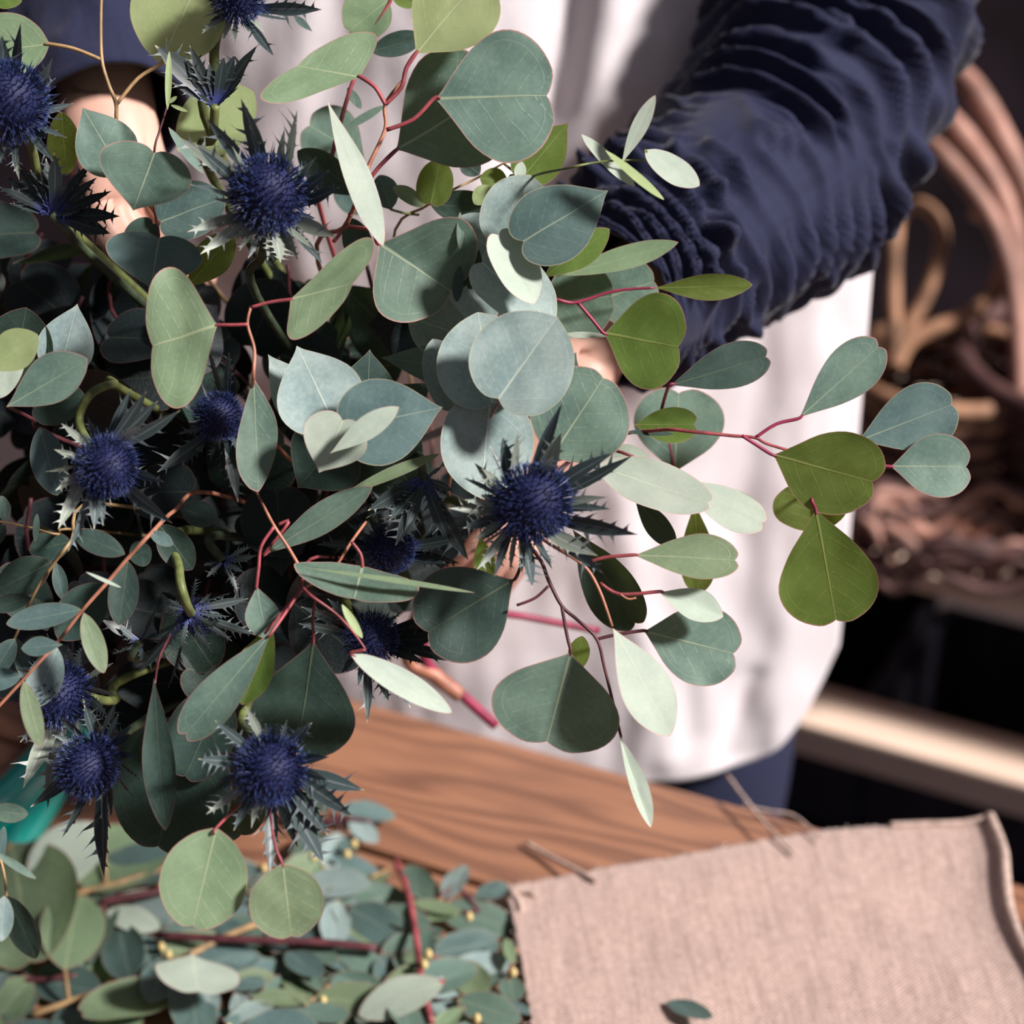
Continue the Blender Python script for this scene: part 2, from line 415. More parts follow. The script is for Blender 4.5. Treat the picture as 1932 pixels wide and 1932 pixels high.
def thistle(label, cx, cy, d, rpx, face, bracts, stem, sm='gstem', mats=('bract',), rnd=0, rl=(1.5, 2.2), blen_w=1.0, stemr=9, head=True, hidden=True, spread=.15, sq=1.0):
    """bracts: list of (px, py, ddepth in head radii); rnd: extra random ones all round."""
    TN[0] += 1; rng = random.Random(50 + TN[0])
    ctr = P(cx, cy, d); r = rpx * .80 / FPX * d
    ax = cam2w(face[0], face[1], face[2]).normalized()
    base = ctr - ax * r * .95
    root = empty('thistle', base, label, 'thistle', 'blue thistles in the bouquet')
    x, y, z = frame_from(ax)
    if head:
        Mx = Matrix((x * r, y * r, z * r * sq)).transposed().to_4x4(); Mx.translation = ctr - base
        core, fl = HEADS[TN[0] % 3]
        h = link('flower_head', core, None, root); h.matrix_local = Mx
        f = link('florets', fl, None, h); f['kind'] = 'stuff'
    def put(dirv, ln, mat, org):
        dirv = dirv.normalized(); nn = (ax - ax.dot(dirv) * dirv)
        if nn.length < .05: nn = UP.copy()
        nn.normalize(); roll = rng.uniform(-.7, .7)
        s = nn.cross(dirv); nn, s = nn * math.cos(roll) + s * math.sin(roll), s * math.cos(roll) - nn * math.sin(roll)
        wv = ln * blen_w * rng.uniform(1.0, 1.75)
        Mx = Matrix((dirv * ln, s * wv, nn * ln)).transposed().to_4x4(); Mx.translation = org - base
        o = link('bract', bract_variant(rng.randrange(8), mat), None, root); o.matrix_local = Mx
    for q in bracts:
        tip = P(q[0], q[1], d) - FW * (q[2] if len(q) > 2 else 0) * r
        dv = tip - base; rad = dv - dv.dot(ax) * ax
        org = base + rad.normalized() * r * .45
        dv = tip - org
        put(dv, dv.length, q[3] if len(q) > 3 else rng.choice(mats), org)
    for i in range(rnd):
        an = 2 * math.pi * (i + rng.uniform(-.3, .3)) / rnd
        rad = x * math.cos(an) + y * math.sin(an)
        put(rad + ax * rng.uniform(-spread, spread + .35), r * rng.uniform(*rl), rng.choice(mats), base + rad * r * .45)
    pts = [base + ax * r * .3] + [P(q[0], q[1], q[2] if len(q) > 2 else d) for q in stem]
    if hidden:
        last = pts[-1]; pts += [last.lerp(GRIP, .5) + FW * .06, GRIP + Vector((rng.uniform(-.012, .012), rng.uniform(-.008, .008), rng.uniform(-.01, .01)))]
    link('stem', tube_mesh('stem', [q - base for q in pts], stemr / FPX * d, 10, 6), M[sm], root)
    return root

# ------------------------------------------------------------------ wood, cloth, wicker materials
def wood_mat(name, c1, c2, c3, scale=1.0, rough=.5, knots=True):
    t = NT(name); tc = t.n('ShaderNodeTexCoord').outputs['Object']
    rnd = t.n('ShaderNodeObjectInfo').outputs['Random']
    off = t.n('ShaderNodeCombineXYZ'); t.l(t.math('MULTIPLY', rnd, 7.3), off.inputs[0]); t.l(t.math('MULTIPLY', rnd, 3.1), off.inputs[1])
    add = t.n('ShaderNodeVectorMath', operation='ADD'); t.l(tc, add.inputs[0]); t.l(off.outputs[0], add.inputs[1])
    co = add.outputs[0]
    warp = t.noise(t.mapping(co, (2.6 * scale, 13 * scale, 10)), 1, 2)
    sx = t.n('ShaderNodeSeparateXYZ'); t.l(co, sx.inputs[0])
    rings = t.math('FRACT', t.math('ADD', t.math('MULTIPLY', sx.outputs[1], 60 * scale), t.math('MULTIPLY', warp, 9)))
    rings = t.ss(t.math('ABSOLUTE', t.math('SUBTRACT', rings, .5)), .08, .5)
    fib = t.noise(t.mapping(co, (12, 420, 200)), 1, 3)
    blot = t.noise(t.mapping(co, (7, 13, 10)), 1, 3)
    c = t.mix(t.math('MULTIPLY', rings, .75), c1, c2)
    c = t.mix(t.math('MULTIPLY', t.ss(fib, .45, .75), .35), c, c3)
    c = t.mix(t.math('MULTIPLY', t.ss(blot, .5, .75), .45), c, c2)
    if knots:
        vo = t.n('ShaderNodeTexVoronoi', feature='F1'); t.l(t.mapping(co, (7.5, 17, .01)), vo.inputs['Vector']); vo.inputs['Scale'].default_value = 1
        c = t.mix(t.math('MULTIPLY', t.ss(vo.outputs['Distance'], .22, .07), .85), c, c3)
    t.set(Base_Color=c, Roughness=rough)
    t.bump(t.math('ADD', fib, t.math('MULTIPLY', rings, .4)), .25, .0015)
    return t.m
M['wood'] = wood_mat('workbench_wood', (.31, .145, .082), (.135, .06, .038), (.055, .028, .025))
M['palewood'] = wood_mat('rack_pale_wood', (.80, .60, .48), (.68, .50, .39), (.5, .36, .28), .7, .7, False)
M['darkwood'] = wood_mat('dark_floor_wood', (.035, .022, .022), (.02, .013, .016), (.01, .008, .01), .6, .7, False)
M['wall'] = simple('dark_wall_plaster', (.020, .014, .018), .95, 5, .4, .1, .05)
M['wicker'] = simple('wicker_brown', (.36, .19, .11), .65, 30, .5, .2)
M['wickerd'] = simple('wicker_dark', (.085, .038, .035), .7, 30, .5, .2)
M['willow'] = simple('willow_pink_brown', (.38, .20, .155), .6, 20, .4, .2)
M['box'] = simple('storage_box_dark', (.028, .025, .040), .8, 20, .4)

def cloth_mat(name, col, dark, sc_, weave=.5, rough=.9, big=3.0, bw=.25, sheen=.2, grid=.3, streak=.5, sx_n=70):
    t = NT(name); tc = t.n('ShaderNodeTexCoord').outputs['Object']
    uv = t.n('ShaderNodeUVMap', uv_map='UVMap').outputs[0]
    w1 = t.noise(t.mapping(uv, (sc_, sc_ * .10, 1)), 1, 2); w2 = t.noise(t.mapping(uv, (sc_ * .10, sc_, 1)), 1, 2)
    sx = t.n('ShaderNodeSeparateXYZ'); t.l(uv, sx.inputs[0])
    k = sc_ * 1.6
    g = t.math('MULTIPLY', t.math('SINE', t.math('MULTIPLY', sx.outputs[0], k)), t.math('SINE', t.math('MULTIPLY', sx.outputs[1], k)))
    h = t.math('ADD', t.math('ADD', w1, w2), t.math('MULTIPLY', g, grid))
    bl = t.math('ADD', t.math('MULTIPLY', t.noise(tc, big * 8, 3), 1 - streak), t.math('MULTIPLY', t.noise(t.mapping(uv, (sx_n, 4, 1)), 1, 3), streak))
    c = t.mix(t.math('MULTIPLY', t.ss(h, .80, 1.25), weave), col, dark)
    c = t.mix(t.math('MULTIPLY', t.ss(bl, .4, .75), bw), c, dark)
    t.set(Base_Color=c, Roughness=rough)
    t.b.inputs['Specular IOR Level'].default_value = .15
    t.b.inputs['Sheen Weight'].default_value = sheen
    t.bump(h, .35, .0012)
    return t.m
M['apron'] = cloth_mat('apron_cotton', (.72, .665, .69), (.63, .57, .60), 900, .25, .9, 1.5, .2)
M['navy'] = cloth_mat('shirt_navy', (.017, .020, .054), (.008, .010, .028), 700, .5, .7, 6, .6, .10)
M['burlap'] = cloth_mat('burlap_jute', (.60, .435, .385), (.22, .15, .125), 300, .85, .95, 2, .6, .2, .45, .8, 90)
M['jute'] = simple('jute_thread', (.46, .34, .29), .9, 200, .3)

# ------------------------------------------------------------------ the room
def plane_box(name, loc, size, mat, bev=0):
    me = box_mesh(name, *size, bev); return link(name, me, mat, None, loc)
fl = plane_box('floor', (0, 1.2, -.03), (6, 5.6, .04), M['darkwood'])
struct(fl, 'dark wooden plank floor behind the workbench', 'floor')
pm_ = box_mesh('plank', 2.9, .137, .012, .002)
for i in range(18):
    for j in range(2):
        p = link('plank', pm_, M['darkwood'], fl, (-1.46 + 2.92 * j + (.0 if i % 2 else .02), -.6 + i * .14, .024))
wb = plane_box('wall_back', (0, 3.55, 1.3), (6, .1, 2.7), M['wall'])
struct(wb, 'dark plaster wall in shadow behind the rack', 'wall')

wl = plane_box('wall_left_blocker', (-1.75, 1.2, 1.3), (.1, 5.6, 2.7), M['wall'])  # out of view, added to cut ambient light from the left
struct(wl, 'unseen dark side wall added to hold back ambient light', 'wall')

# ------------------------------------------------------------------ workbench
TZ = .78; TA = R(-25)
E0 = Vector((-.105, 1.2125, TZ))
EX = Vector((math.cos(TA), math.sin(TA), 0)); EY = Vector((-math.sin(TA), math.cos(TA), 0))
bench = empty('workbench', (E0.x, E0.y, 0), 'warm brown plank workbench strewn with cut leaves', 'table')
bench.rotation_euler = (0, 0, TA)
pl = box_mesh('plank', 2.3, .137, .04, .004)
for i in range(6):
    link('plank', pl, M['wood'], bench, (-.05 + (.03 if i % 2 else 0), -.069 - i * .141, TZ - .02 - (.0015 if i % 2 else 0)))
lg = box_mesh('leg', .07, .07, TZ - .04, .004)
for x in (-1.05, .95):
    for y in (-.09, -.76): link('leg', lg, M['wood'], bench, (x, y, (TZ - .04) / 2))
rail = box_mesh('rail', 2.0, .03, .08, .003)
for y in (-.09, -.76): link('rail', rail, M['wood'], bench, (-.05, y, TZ - .085))

# ------------------------------------------------------------------ rack with baskets, behind
RA = R(-27)
rp = P(1750, 1395, 2.18)
rack = empty('storage_rack', (rp.x, rp.y, 0), 'low pale wooden slatted rack under the wicker baskets', 'shelf')
rack.rotation_euler = (0, 0, RA)
zt = P(1850, 1100, 2.10).z
link('rail', box_mesh('rail', 1.7, .075, .04, .004), M['palewood'], rack, (0, -.02, rp.z))
for i in range(4):
    link('shelf_board', box_mesh('shelf_board', 1.7, .098, .022, .003), M['palewood'], rack, (0, .05 + i * .105, zt))
for x in (-.82, .82):
    for y in (.03, .34): link('post', box_mesh('post', .045, .045, zt - .012, .004), M['palewood'], rack, (x, y, (zt - .012) / 2))
for i in range(3): link('lower_board', box_mesh('lower_board', 1.6, .1, .02, .003), M['darkwood'], rack, (0, .09 + i * .11, .11))
RX = Vector((math.cos(RA), math.sin(RA), 0)); RY = Vector((-math.sin(RA), math.cos(RA), 0))
RO = Vector((rp.x, rp.y, 0))
for k, (x, wd_, h_) in enumerate(((-.28, .37, .17), (.11, .38, .15), (.5, .38, .17))):
    b = empty('storage_crate', RO + RX * x + RY * .22 + Vector((0, 0, .12)), ['black storage crate tucked under the rack beside the apron', 'shallow dark crate in the middle of the rack bottom', 'wide dark crate at the end of the rack bottom'][k], 'crate')
    b.rotation_euler = (0, 0, RA)
    for sx_, sy_, ox, oy in ((wd_, .012, 0, -.13), (wd_, .012, 0, .13), (.012, .26, -wd_ / 2, 0), (.012, .26, wd_ / 2, 0)):
        link('side_panel', box_mesh('side_panel', sx_, sy_, h_, .002), M['box'], b, (ox, oy, h_ / 2 + .006))
    link('bottom_panel', box_mesh('bottom_panel', wd_, .26, .01, .002), M['box'], b, (0, 0, .005))

def ring_pts(c, rx, ry, z, n=40, wav=0, k=0, a0=0, a1=2 * math.pi, ph=0):
    out = []
    for i in range(n + 1):
        a = a0 + (a1 - a0) * i / n
        f = 1 + (wav * math.cos(k * a + ph) if wav else 0)
        out.append(c + Vector((rx * f * math.cos(a), ry * f * math.sin(a), z)))
    return out
def basket(label, c, rb, rt, h, mats, nrow, nst=26, handles=(), thick=.006):
    b = empty('wicker_basket', c, label, 'basket', 'wicker baskets on the rack')
    O = Vector((0, 0, 0))
    link('basket_base', tube_mesh('basket_base', [Vector((0, 0, .002)), Vector((0, 0, .012))], rb, 32, 1), M[mats[0]], b)
    for i in range(nrow):
        t = (i + .5) / nrow; r = rb + (rt - rb) * t
        link('weave_row', tube_mesh('weave_row', ring_pts(O, r, r, t * h, 2 * nst, .022, nst / 2, ph=math.pi * (i % 2)), h / nrow * .48, 6, 2, cap=False), M[mats[i % 2]], b)
    for k in range(nst):
        a = 2 * math.pi * k / nst; u_ = Vector((math.cos(a), math.sin(a), 0))
        link('stake', tube_mesh('stake', [u_ * rb, u_ * (rb + (rt - rb) * .5) + Vector((0, 0, h * .5)), u_ * rt + Vector((0, 0, h * 1.02))], thick * .55, 6, 2), M[mats[0]], b)
    link('rim', tube_mesh('rim', ring_pts(O, rt, rt, h, 48), thick * 1.5, 8, 1, cap=False), M[mats[2]], b)
    for hp in handles:
        link('handle', tube_mesh('handle', [q - c for q in hp[0]], hp[1], 10, 8), M[hp[2]], b)
    return b
c1 = P(1765, 905, 2.22); c1.z = zt + .012
hz1 = P(1765, 668, 2.18).z - c1.z
def Q(px, py, d=2.16): return P(px, py, d)
basket('brown woven basket with slender looped handles on the rack', c1, .075, .10, hz1, ('wickerd', 'wicker', 'wicker'), 11, 24, handles=[
    ([Q(1692, 690), Q(1686, 560), Q(1690, 440), Q(1705, 400), Q(1740, 388), Q(1772, 420), Q(1775, 480), Q(1745, 560), Q(1700, 640), Q(1685, 690)], .0075, 'wicker'),
    ([Q(1690, 690), Q(1720, 640), Q(1800, 605), Q(1860, 570), Q(1888, 520), Q(1900, 470, 2.2), Q(1890, 420, 2.26), Q(1840, 400, 2.3)], .0085, 'wicker')])
c2 = P(2050, 1000, 2.24); c2.z = zt + .012
basket('large dark woven basket with three thick bent willow hoops', c2, .12, .15, .16, ('wickerd', 'wickerd', 'wickerd'), 12, 30, handles=[
    ([Q(1740, 90, 2.3), Q(1830, 160), Q(1890, 260), Q(1935, 360), Q(1975, 520), Q(1990, 800)], .0125, 'willow'),
    ([Q(1700, 150, 2.34), Q(1790, 225, 2.14), Q(1850, 300, 2.14), Q(1895, 385, 2.14), Q(1925, 520, 2.14), Q(1945, 800, 2.14)], .0115, 'willow'),
    ([Q(1690, 230, 2.3), Q(1765, 280, 2.12), Q(1825, 345, 2.12), Q(1880, 430, 2.12), Q(1915, 560, 2.12), Q(1930, 800, 2.12)], .0095, 'willow')], thick=.008)
# coil of vines lying in front of the baskets
cw = P(1765, 1010, 2.06); cw.z = zt + .035
wr = empty('vine_wreath', Vector((cw.x, cw.y, zt + .011)), 'reddish brown twisted vine wreath leaning before the baskets', 'wreath')
rng = random.Random(3)
for i in range(9):
    rr = .105 + rng.uniform(-.02, .02); ph = rng.uniform(0, 6)
    pts = [Vector((rr * 1.35 * math.cos(a) + .05, rr * .55 * math.sin(a) + .01, .03 + .018 * math.sin(5 * a + ph) + rng.uniform(0, .03))) for a in [2 * math.pi * k / 26 for k in range(27)]]
    link('vine', tube_mesh('vine', pts, .0055, 7, 3), M['willow' if i % 3 == 0 else 'wickerd'], wr)

# ------------------------------------------------------------------ person
pr = empty('person', (0, 1.36, 0), 'person in navy shirt and white apron holding the bouquet of stems', 'person')
PL = pr.location.copy()
EL = P(1520, 275, 1.27); WL = P(1165, 560, 1.13)      # arm on the picture's right-hand side
SHL = Vector((.235, 1.36, 1.385)); SHR = Vector((-.235, 1.36, 1.385))
ELR = P(60, -420, 1.22); WR = P(190, 150, 1.10)
def body():
    V, E, Rd = [], [], []
    def v(p, r, par=None):
        V.append(Vector(p) - PL); Rd.append(r if isinstance(r, tuple) else (r, r))
        if par is not None: E.append((par, len(V) - 1))
        return len(V) - 1
    y = 1.37
    pel = v((0, y, .92), (.15, .105)); wa = v((0, y, 1.08), (.13, .095), pel); ch = v((0, y + .035, 1.26), (.145, .10), wa)
    up = v((0, y + .06, 1.40), (.11, .08), ch); nk = v((0, y, 1.49), .055, up); jaw = v((0, y - .02, 1.57), (.065, .075), nk)
    hd = v((0, y - .005, 1.66), (.078, .095), jaw); v((0, y, 1.74), (.05, .06), hd)
    for s in (-1, 1):
        hip = v((s * .09, y, .86), .085, pel); kn = v((s * .10, y - .01, .48), .06, hip); an = v((s * .105, y + .01, .09), .042, kn)
        v((s * .11, y - .13, .045), (.04, .03), an)
    def arm(sh, el, wr_, palm, knuckles, tips, thumb):
        a = v(sh, .055, up); e = v(el, .042, a); m = v(el.lerp(wr_, .4), .041, e); w_ = v(wr_, .027, m)
        pa = v(palm, (.034, .02), w_)
        for kk, tp in zip(knuckles, tips):
            k0 = v(kk, .0105, pa); 
            q = k0
            for j, pt in enumerate(tp): q = v(pt, (.0095, .0088, .0075)[j], q)
        q = w_
        t0 = v(thumb[0], .014, w_); t1 = v(thumb[1], .0105, t0); v(thumb[2], .0085, t1)
    # hand round the stems (its fingertips show below the dark leaves)
    pl_ = P(1010, 850, 1.15)
    ks = [P(950 + 22 * i, 905 + 25 * i, 1.135 + .012 * i) for i in range(4)][::-1]
    tp = []
    for i in range(4):
        j = 3 - i
        tp.append([P(905 + 24 * j, 975 + 26 * j, 1.125 + .012 * j), P(862 + 26 * j, 1045 + 20 * j, 1.145 + .01 * j), P(835 + 26 * j, 1075 + 22 * j, 1.175 + .01 * j)])
    arm(SHL, EL, WL, pl_, ks, tp, [P(985, 770, 1.13), P(905, 850, 1.135), P(850, 930, 1.15)])
    # the other hand, its back towards the light
    pl2 = P(205, 290, 1.085)
    ks2 = [P(180 + 27 * i, 385 + 6 * i, 1.075 + .006 * i) for i in range(4)]
    tp2 = [[P(205 + 30 * i, 450, 1.07 + .008 * i), P(260 + 32 * i, 500, 1.085 + .01 * i), P(305 + 30 * i, 530, 1.11 + .01 * i)] for i in range(4)]
    arm(SHR, ELR, WR, pl2, ks2, tp2, [P(255, 255, 1.09), P(290, 345, 1.085), P(325, 420, 1.09)])
    me = bpy.data.meshes.new('body'); me.from_pydata([tuple(p) for p in V], E, [])
    o = link('body', me, M['skin'], pr)
    md = o.modifiers.new('skin', 'SKIN'); md.branch_smoothing = .4; md.use_smooth_shade = True
    for i, r in enumerate(Rd): me.skin_vertices[0].data[i].radius = r
    me.skin_vertices[0].data[0].use_root = True
    o.modifiers.new('sub', 'SUBSURF').levels = 2; o.modifiers['sub'].render_levels = 2
    return o
body()
def hair():
    bm = bmesh.new(); bmesh.ops.create_uvsphere(bm, u_segments=28, v_segments=18, radius=1)
    for q in bm.verts:
        c = q.co.copy(); f = 1 + .05 * noise.noise(c * 4)
        q.co = Vector((c.x * .098 * f, c.y * .115 * f + (.02 if c.z < 0 else .0), c.z * (.125 if c.z > 0 else .17) * f))
    bmesh.ops.delete(bm, geom=[q for q in bm.verts if q.co.y < -.035 and q.co.z < .035], context='VERTS')
    me = bpy.data.meshes.new('hair'); bm.to_mesh(me); bm.free(); smooth(me)
    link('hair', me, simple('hair_brown', (.05, .03, .02), .6, 200, .5), pr, Vector((0, 1.372, 1.675)) - PL)
hair()
def grid_cloth(name, nu, nv, fn, mat, parent, thick=.002, uvs=(1, 1)):
    verts = [fn(i / nu, j / nv) for j in range(nv + 1) for i in range(nu + 1)]
    faces = [(j * (nu + 1) + i, j * (nu + 1) + i + 1, (j + 1) * (nu + 1) + i + 1, (j + 1) * (nu + 1) + i) for j in range(nv) for i in range(nu)]
    me = bpy.data.meshes.new(name); me.from_pydata([tuple(v) for v in verts], [], faces)
    a = me.uv_layers.new(name='UVMap')
    for lp in me.loops:
        k = lp.vertex_index; a.data[lp.index].uv = ((k % (nu + 1)) / nu * uvs[0], (k // (nu + 1)) / nv * uvs[1])
    smooth(me); o = link(name, me, mat, parent)
    if thick:
        md = o.modifiers.new('solid', 'SOLIDIFY'); md.thickness = thick
    return o
def ridge(x, z, pts, wid, amp):
    """a soft cloth fold along the polyline pts of (x, z)."""
    best = 9
    for (x0, z0), (x1, z1) in zip(pts, pts[1:]):
        dx, dz = x1 - x0, z1 - z0; t = max(0, min(1, ((x - x0) * dx + (z - z0) * dz) / (dx * dx + dz * dz)))
        best = min(best, math.hypot(x - x0 - t * dx, z - z0 - t * dz))
    return amp * math.exp(-(best / wid) ** 2)
def ap(px, py):
    q = on_y(px, py, 1.215); return (q.x, q.z)
FOLDS = [([ap(1165, -60), ap(1150, 80), ap(1125, 200), ap(1085, 310), ap(1040, 400)], .016, .016),
         ([ap(1075, -60), ap(1070, 100), ap(1050, 230), ap(990, 330)], .013, -.022),
         ([ap(620, -60), ap(640, 120), ap(600, 300)], .014, -.012),
         ([ap(860, -40), ap(880, 200), ap(850, 320)], .03, .012),
         ([ap(1330, 640), ap(1310, 800), ap(1330, 1000)], .014, -.010),
         ([ap(1480, 470), ap(1430, 650), ap(1400, 900), ap(1395, 1200), ap(1420, 1480)], .020, -.011),
         ([ap(1560, 480), ap(1530, 800), ap(1500, 1200), ap(1480, 1450)], .024, .010),
         ([ap(1240, 900), ap(1280, 1200), ap(1310, 1420)], .016, -.009),
         ([ap(1180, 960), ap(1200, 1200), ap(1250, 1450)], .015, .008),
         ([ap(1430, 1340), ap(1400, 1400), ap(1380, 1480)], .009, -.008)]
def apron_fn(u, v):
    x = -.222 + u * .457
    zb = .695 + .085 * max(0, (abs(x - .006) - .155) / .074) ** 2.6
    z = zb + (1.42 - zb) * v
    y = 1.222 + 1.25 * max(0, abs(x) - .02) ** 2
    y -= .45 * sum(ridge(x, z, *f) for f in FOLDS)
    y -= .006 * noise.noise((x * 14, z * 5, 1.3)) + .0025 * noise.noise((x * 50, z * 22, 4))
    y += .25 * max(0, z - 1.12)
    if z < .84: y = max(y, 1.2125 - .466 * (x + .105) + .006)
    return Vector((x, y, z)) - PL
grid_cloth('apron', 130, 200, apron_fn, M['apron'], pr, .002, (1, 1.5))
def shirt_fn(u, v):
    a = 2 * math.pi * u; z = .93 + .50 * v
    rx = .175 + .02 * math.sin(v * 3.0); ry = .105
    if v > .82: rx *= 1 - (v - .82) * 2.6; ry *= 1 - (v - .82) * 1.8
    f = 1 + .02 * noise.noise((math.cos(a) * 3, math.sin(a) * 3, z * 9))
    return Vector((rx * f * math.cos(a), 1.375 + .25 * max(0, z - 1.12) + ry * f * math.sin(a), z)) - PL
grid_cloth('shirt', 72, 60, shirt_fn, M['navy'], pr, .003, (3, 2))
def cloth_tube(name, pts, rad, seg, sub, mat, disp, parent):
    me = tube_mesh(name, [q - PL for q in pts], rad, seg, sub, disp, cap=False)
    a = me.uv_layers.new(name='UVMap'); n_ = len(me.vertices) // seg
    for pol in me.polygons:
        for li in pol.loop_indices:
            k = me.loops[li].vertex_index; a.data[li].uv = ((k % seg) / seg * 1.0, (k // seg) / n_ * 1.4)
    o = link(name, me, mat, parent); md = o.modifiers.new('solid', 'SOLIDIFY'); md.thickness = .003
    return o
def wrinkle(f1, amp, seed, tw=1.2):
    def fn(t, a, p, dv):
        ca, sa = math.cos(a), math.sin(a)
        q = t * f1 + .9 * math.sin(a + seed) + 1.3 * noise.noise((ca * .9, sa * .9, t * 3 + seed))
        rid = .5 + .5 * math.sin(2 * math.pi * q); rid = rid ** 3
        e = max(0, noise.noise((ca * 1.6 + seed, sa * 1.6, t * 6)) * 1.5 + .7)
        q2 = t * f1 * .8 - 1.4 * math.sin(a + seed * 2) + 1.5 * noise.noise((ca * 1.4, sa * 1.4 + 4, t * 4 + seed))
        r2 = (.5 + .5 * math.sin(2 * math.pi * q2)) ** 3
        e2 = max(0, noise.noise((ca * 1.9, sa * 1.9 + seed, t * 7 + 7)) * 1.8 + .1)
        fade = min(1, (1 - t) / .08) * .85 + .15
        q3 = t * f1 * 2.1 + 1.6 * math.sin(a + seed + 1) + 2.0 * noise.noise((ca * 1.2 + 9, sa * 1.2, t * 5 + seed))
        r3 = (.5 + .5 * math.sin(2 * math.pi * q3)) ** 2
        e3 = max(0, noise.noise((ca * 2.1 + 3, sa * 2.1 + seed, t * 9 + 1)) * 1.8 + .2)
        return fade * (amp * ((rid - .25) * e + .8 * (r2 - .2) * e2 + .34 * (r3 - .3) * e3) + .35 * amp * noise.noise((p.x * 13, p.y * 13, p.z * 13)))
    return fn
d_ = (WL - EL)
cloth_tube('sleeve', [SHL + Vector((.0, .0, .03)), SHL.lerp(EL, .42), SHL.lerp(EL, .78) - d_ * .03, EL + d_ * .08 + Vector((0, 0, .012)), EL + d_ * .3, EL + d_ * .55, EL + d_ * .8, EL + d_ * .97, EL + d_ * 1.06],
           [.078, .078, .073, .070, .066, .062, .056, .049, .047], 130, 24, M['navy'], wrinkle(19, .0125, 1.7), pr)
dR = WR - ELR
cloth_tube('sleeve', [SHR, SHR.lerp(ELR, .5), ELR - dR * .03, ELR + dR * .15, ELR + dR * .5, ELR + dR * .8, ELR + dR * 1.12], [.072, .066, .062, .06, .054, .047, .042], 80, 14, M['navy'], wrinkle(10, .005, 4.1), pr)
def leg_disp(t, a, p, dv): return .006 * noise.noise((p.x * 18, p.y * 18, p.z * 9))
for s in (-1, 1):
    cloth_tube('trouser_leg', [Vector((s * .085, 1.37, 1.0)), Vector((s * .10, 1.37, .8)), Vector((s * .128, 1.365, .62)), Vector((s * .13, 1.37, .4)), Vector((s * .125, 1.38, .06))], [.105, .107, .092, .078, .075], 48, 10, M['trousers'], leg_disp, pr)
    sh_ = bmesh.new(); bmesh.ops.create_uvsphere(sh_, u_segments=20, v_segments=12, radius=1, matrix=Matrix.Translation((s * .115, 1.31, .045)) @ Matrix.Diagonal((.048, .13, .045, 1)))
    for q in sh_.verts: q.co.z = max(q.co.z, .006); q.co -= PL
    me = bpy.data.meshes.new('shoe'); sh_.to_mesh(me); sh_.free(); smooth(me); link('shoe', me, M['box'], pr)

# ------------------------------------------------------------------ burlap sheet on the bench
tl, trr = on_z(957, 1676, TZ + .004), on_z(1868, 1561, TZ + .006)
bl_, br_ = on_z(1035, 2130, TZ + .004), on_z(2010, 2060, TZ + .004)
bur = empty('burlap_sheet', (tl + br_) / 2 * 1.0, 'pinkish beige woven burlap sheet with frayed edges on the workbench', 'cloth')
BO = bur.location.copy()
TOPE = crom([(957, 1676), (1110, 1648), (1255, 1624), (1405, 1596), (1555, 1570), (1710, 1564), (1868, 1561)], 8)
def burlap_pt(u, v):
    f = u * (len(TOPE) - 1); k = min(int(f), len(TOPE) - 2); f -= k
    tx = TOPE[k][0] * (1 - f) + TOPE[k + 1][0] * f; ty = TOPE[k][1] * (1 - f) + TOPE[k + 1][1] * f
    p = on_z(tx, ty, TZ + .006).lerp(bl_.lerp(br_, u), v)
    lift = .004 + .004 * (1 + noise.noise((u * 4, v * 4, 2))) * .6
    curl = .006 * math.exp(-((1 - u) / .05) ** 2) * (1 - v * .5)
    p = p + Vector((.0035 * math.sin(v * 9 + 1) * max(0, (u - .7) / .3) * min(1, v * 6), 0, 0))
    return Vector((p.x, p.y, TZ + lift + curl))
def burlap_fn(u, v):
    q = burlap_pt(u, v); j = .0012
    if u in (0, 1) or v in (0, 1): q = q + Vector((random.uniform(-j, j), random.uniform(-j, j), 0))
    return q - BO
grid_cloth('weave', 150, 110, burlap_fn, M['burlap'], bur, .0018)
def rib(us, r, nm='hem'):
    link(nm, tube_mesh(nm, [burlap_pt(*q) + Vector((0, 0, .003)) - BO for q in us], r, 8, 3), M['burlap'] if nm == 'hem' and False else M['jute'], bur)
rib([(.993, k / 24) for k in range(25)], .0034)
rib([(.80 + .195 * k / 10, .004) for k in range(11)], .0020)
rng = random.Random(11)
for k in range(46):                                # frayed edge threads
    if k < 26: u0, v0 = k / 26 * .98, 0; dv = Vector((rng.uniform(-.3, .3), 1, 0))
    else: u0, v0 = 0, (k - 26) / 20; dv = Vector((-1, rng.uniform(-.4, .4), 0))
    p0 = burlap_pt(u0, v0); ln = rng.uniform(.002, .006)
    link('frayed_thread', tube_mesh('frayed_thread', [p0 - BO, p0 + dv * ln * .5 - BO, p0 + dv * ln + Vector((rng.uniform(-.002, .002), 0, 0)) - BO], .0005, 5, 2), M['jute'], bur)
def thread(pts, r=.0012):
    link('loose_thread', tube_mesh('loose_thread', [on_z(x, y, TZ + z) - BO for x, y, z in pts], r, 6, 5), M['jute'], bur)
thread([(992, 1590, .004), (1040, 1617, .006), (1085, 1640, .009), (1125, 1662, .011)], .0015)
thread([(1372, 1462, .012), (1400, 1500, .012), (1440, 1550, .011), (1500, 1612, .012)], .0011)
thread([(1400, 1520, .010), (1450, 1530, .011), (1500, 1540, .011), (1550, 1585, .012)], .0009)
thread([(957, 1676, .008), (975, 1695, .007), (985, 1720, .007)], .0026)
thread([(962, 1680, .009), (990, 1682, .009), (1010, 1688, .009)], .0018)

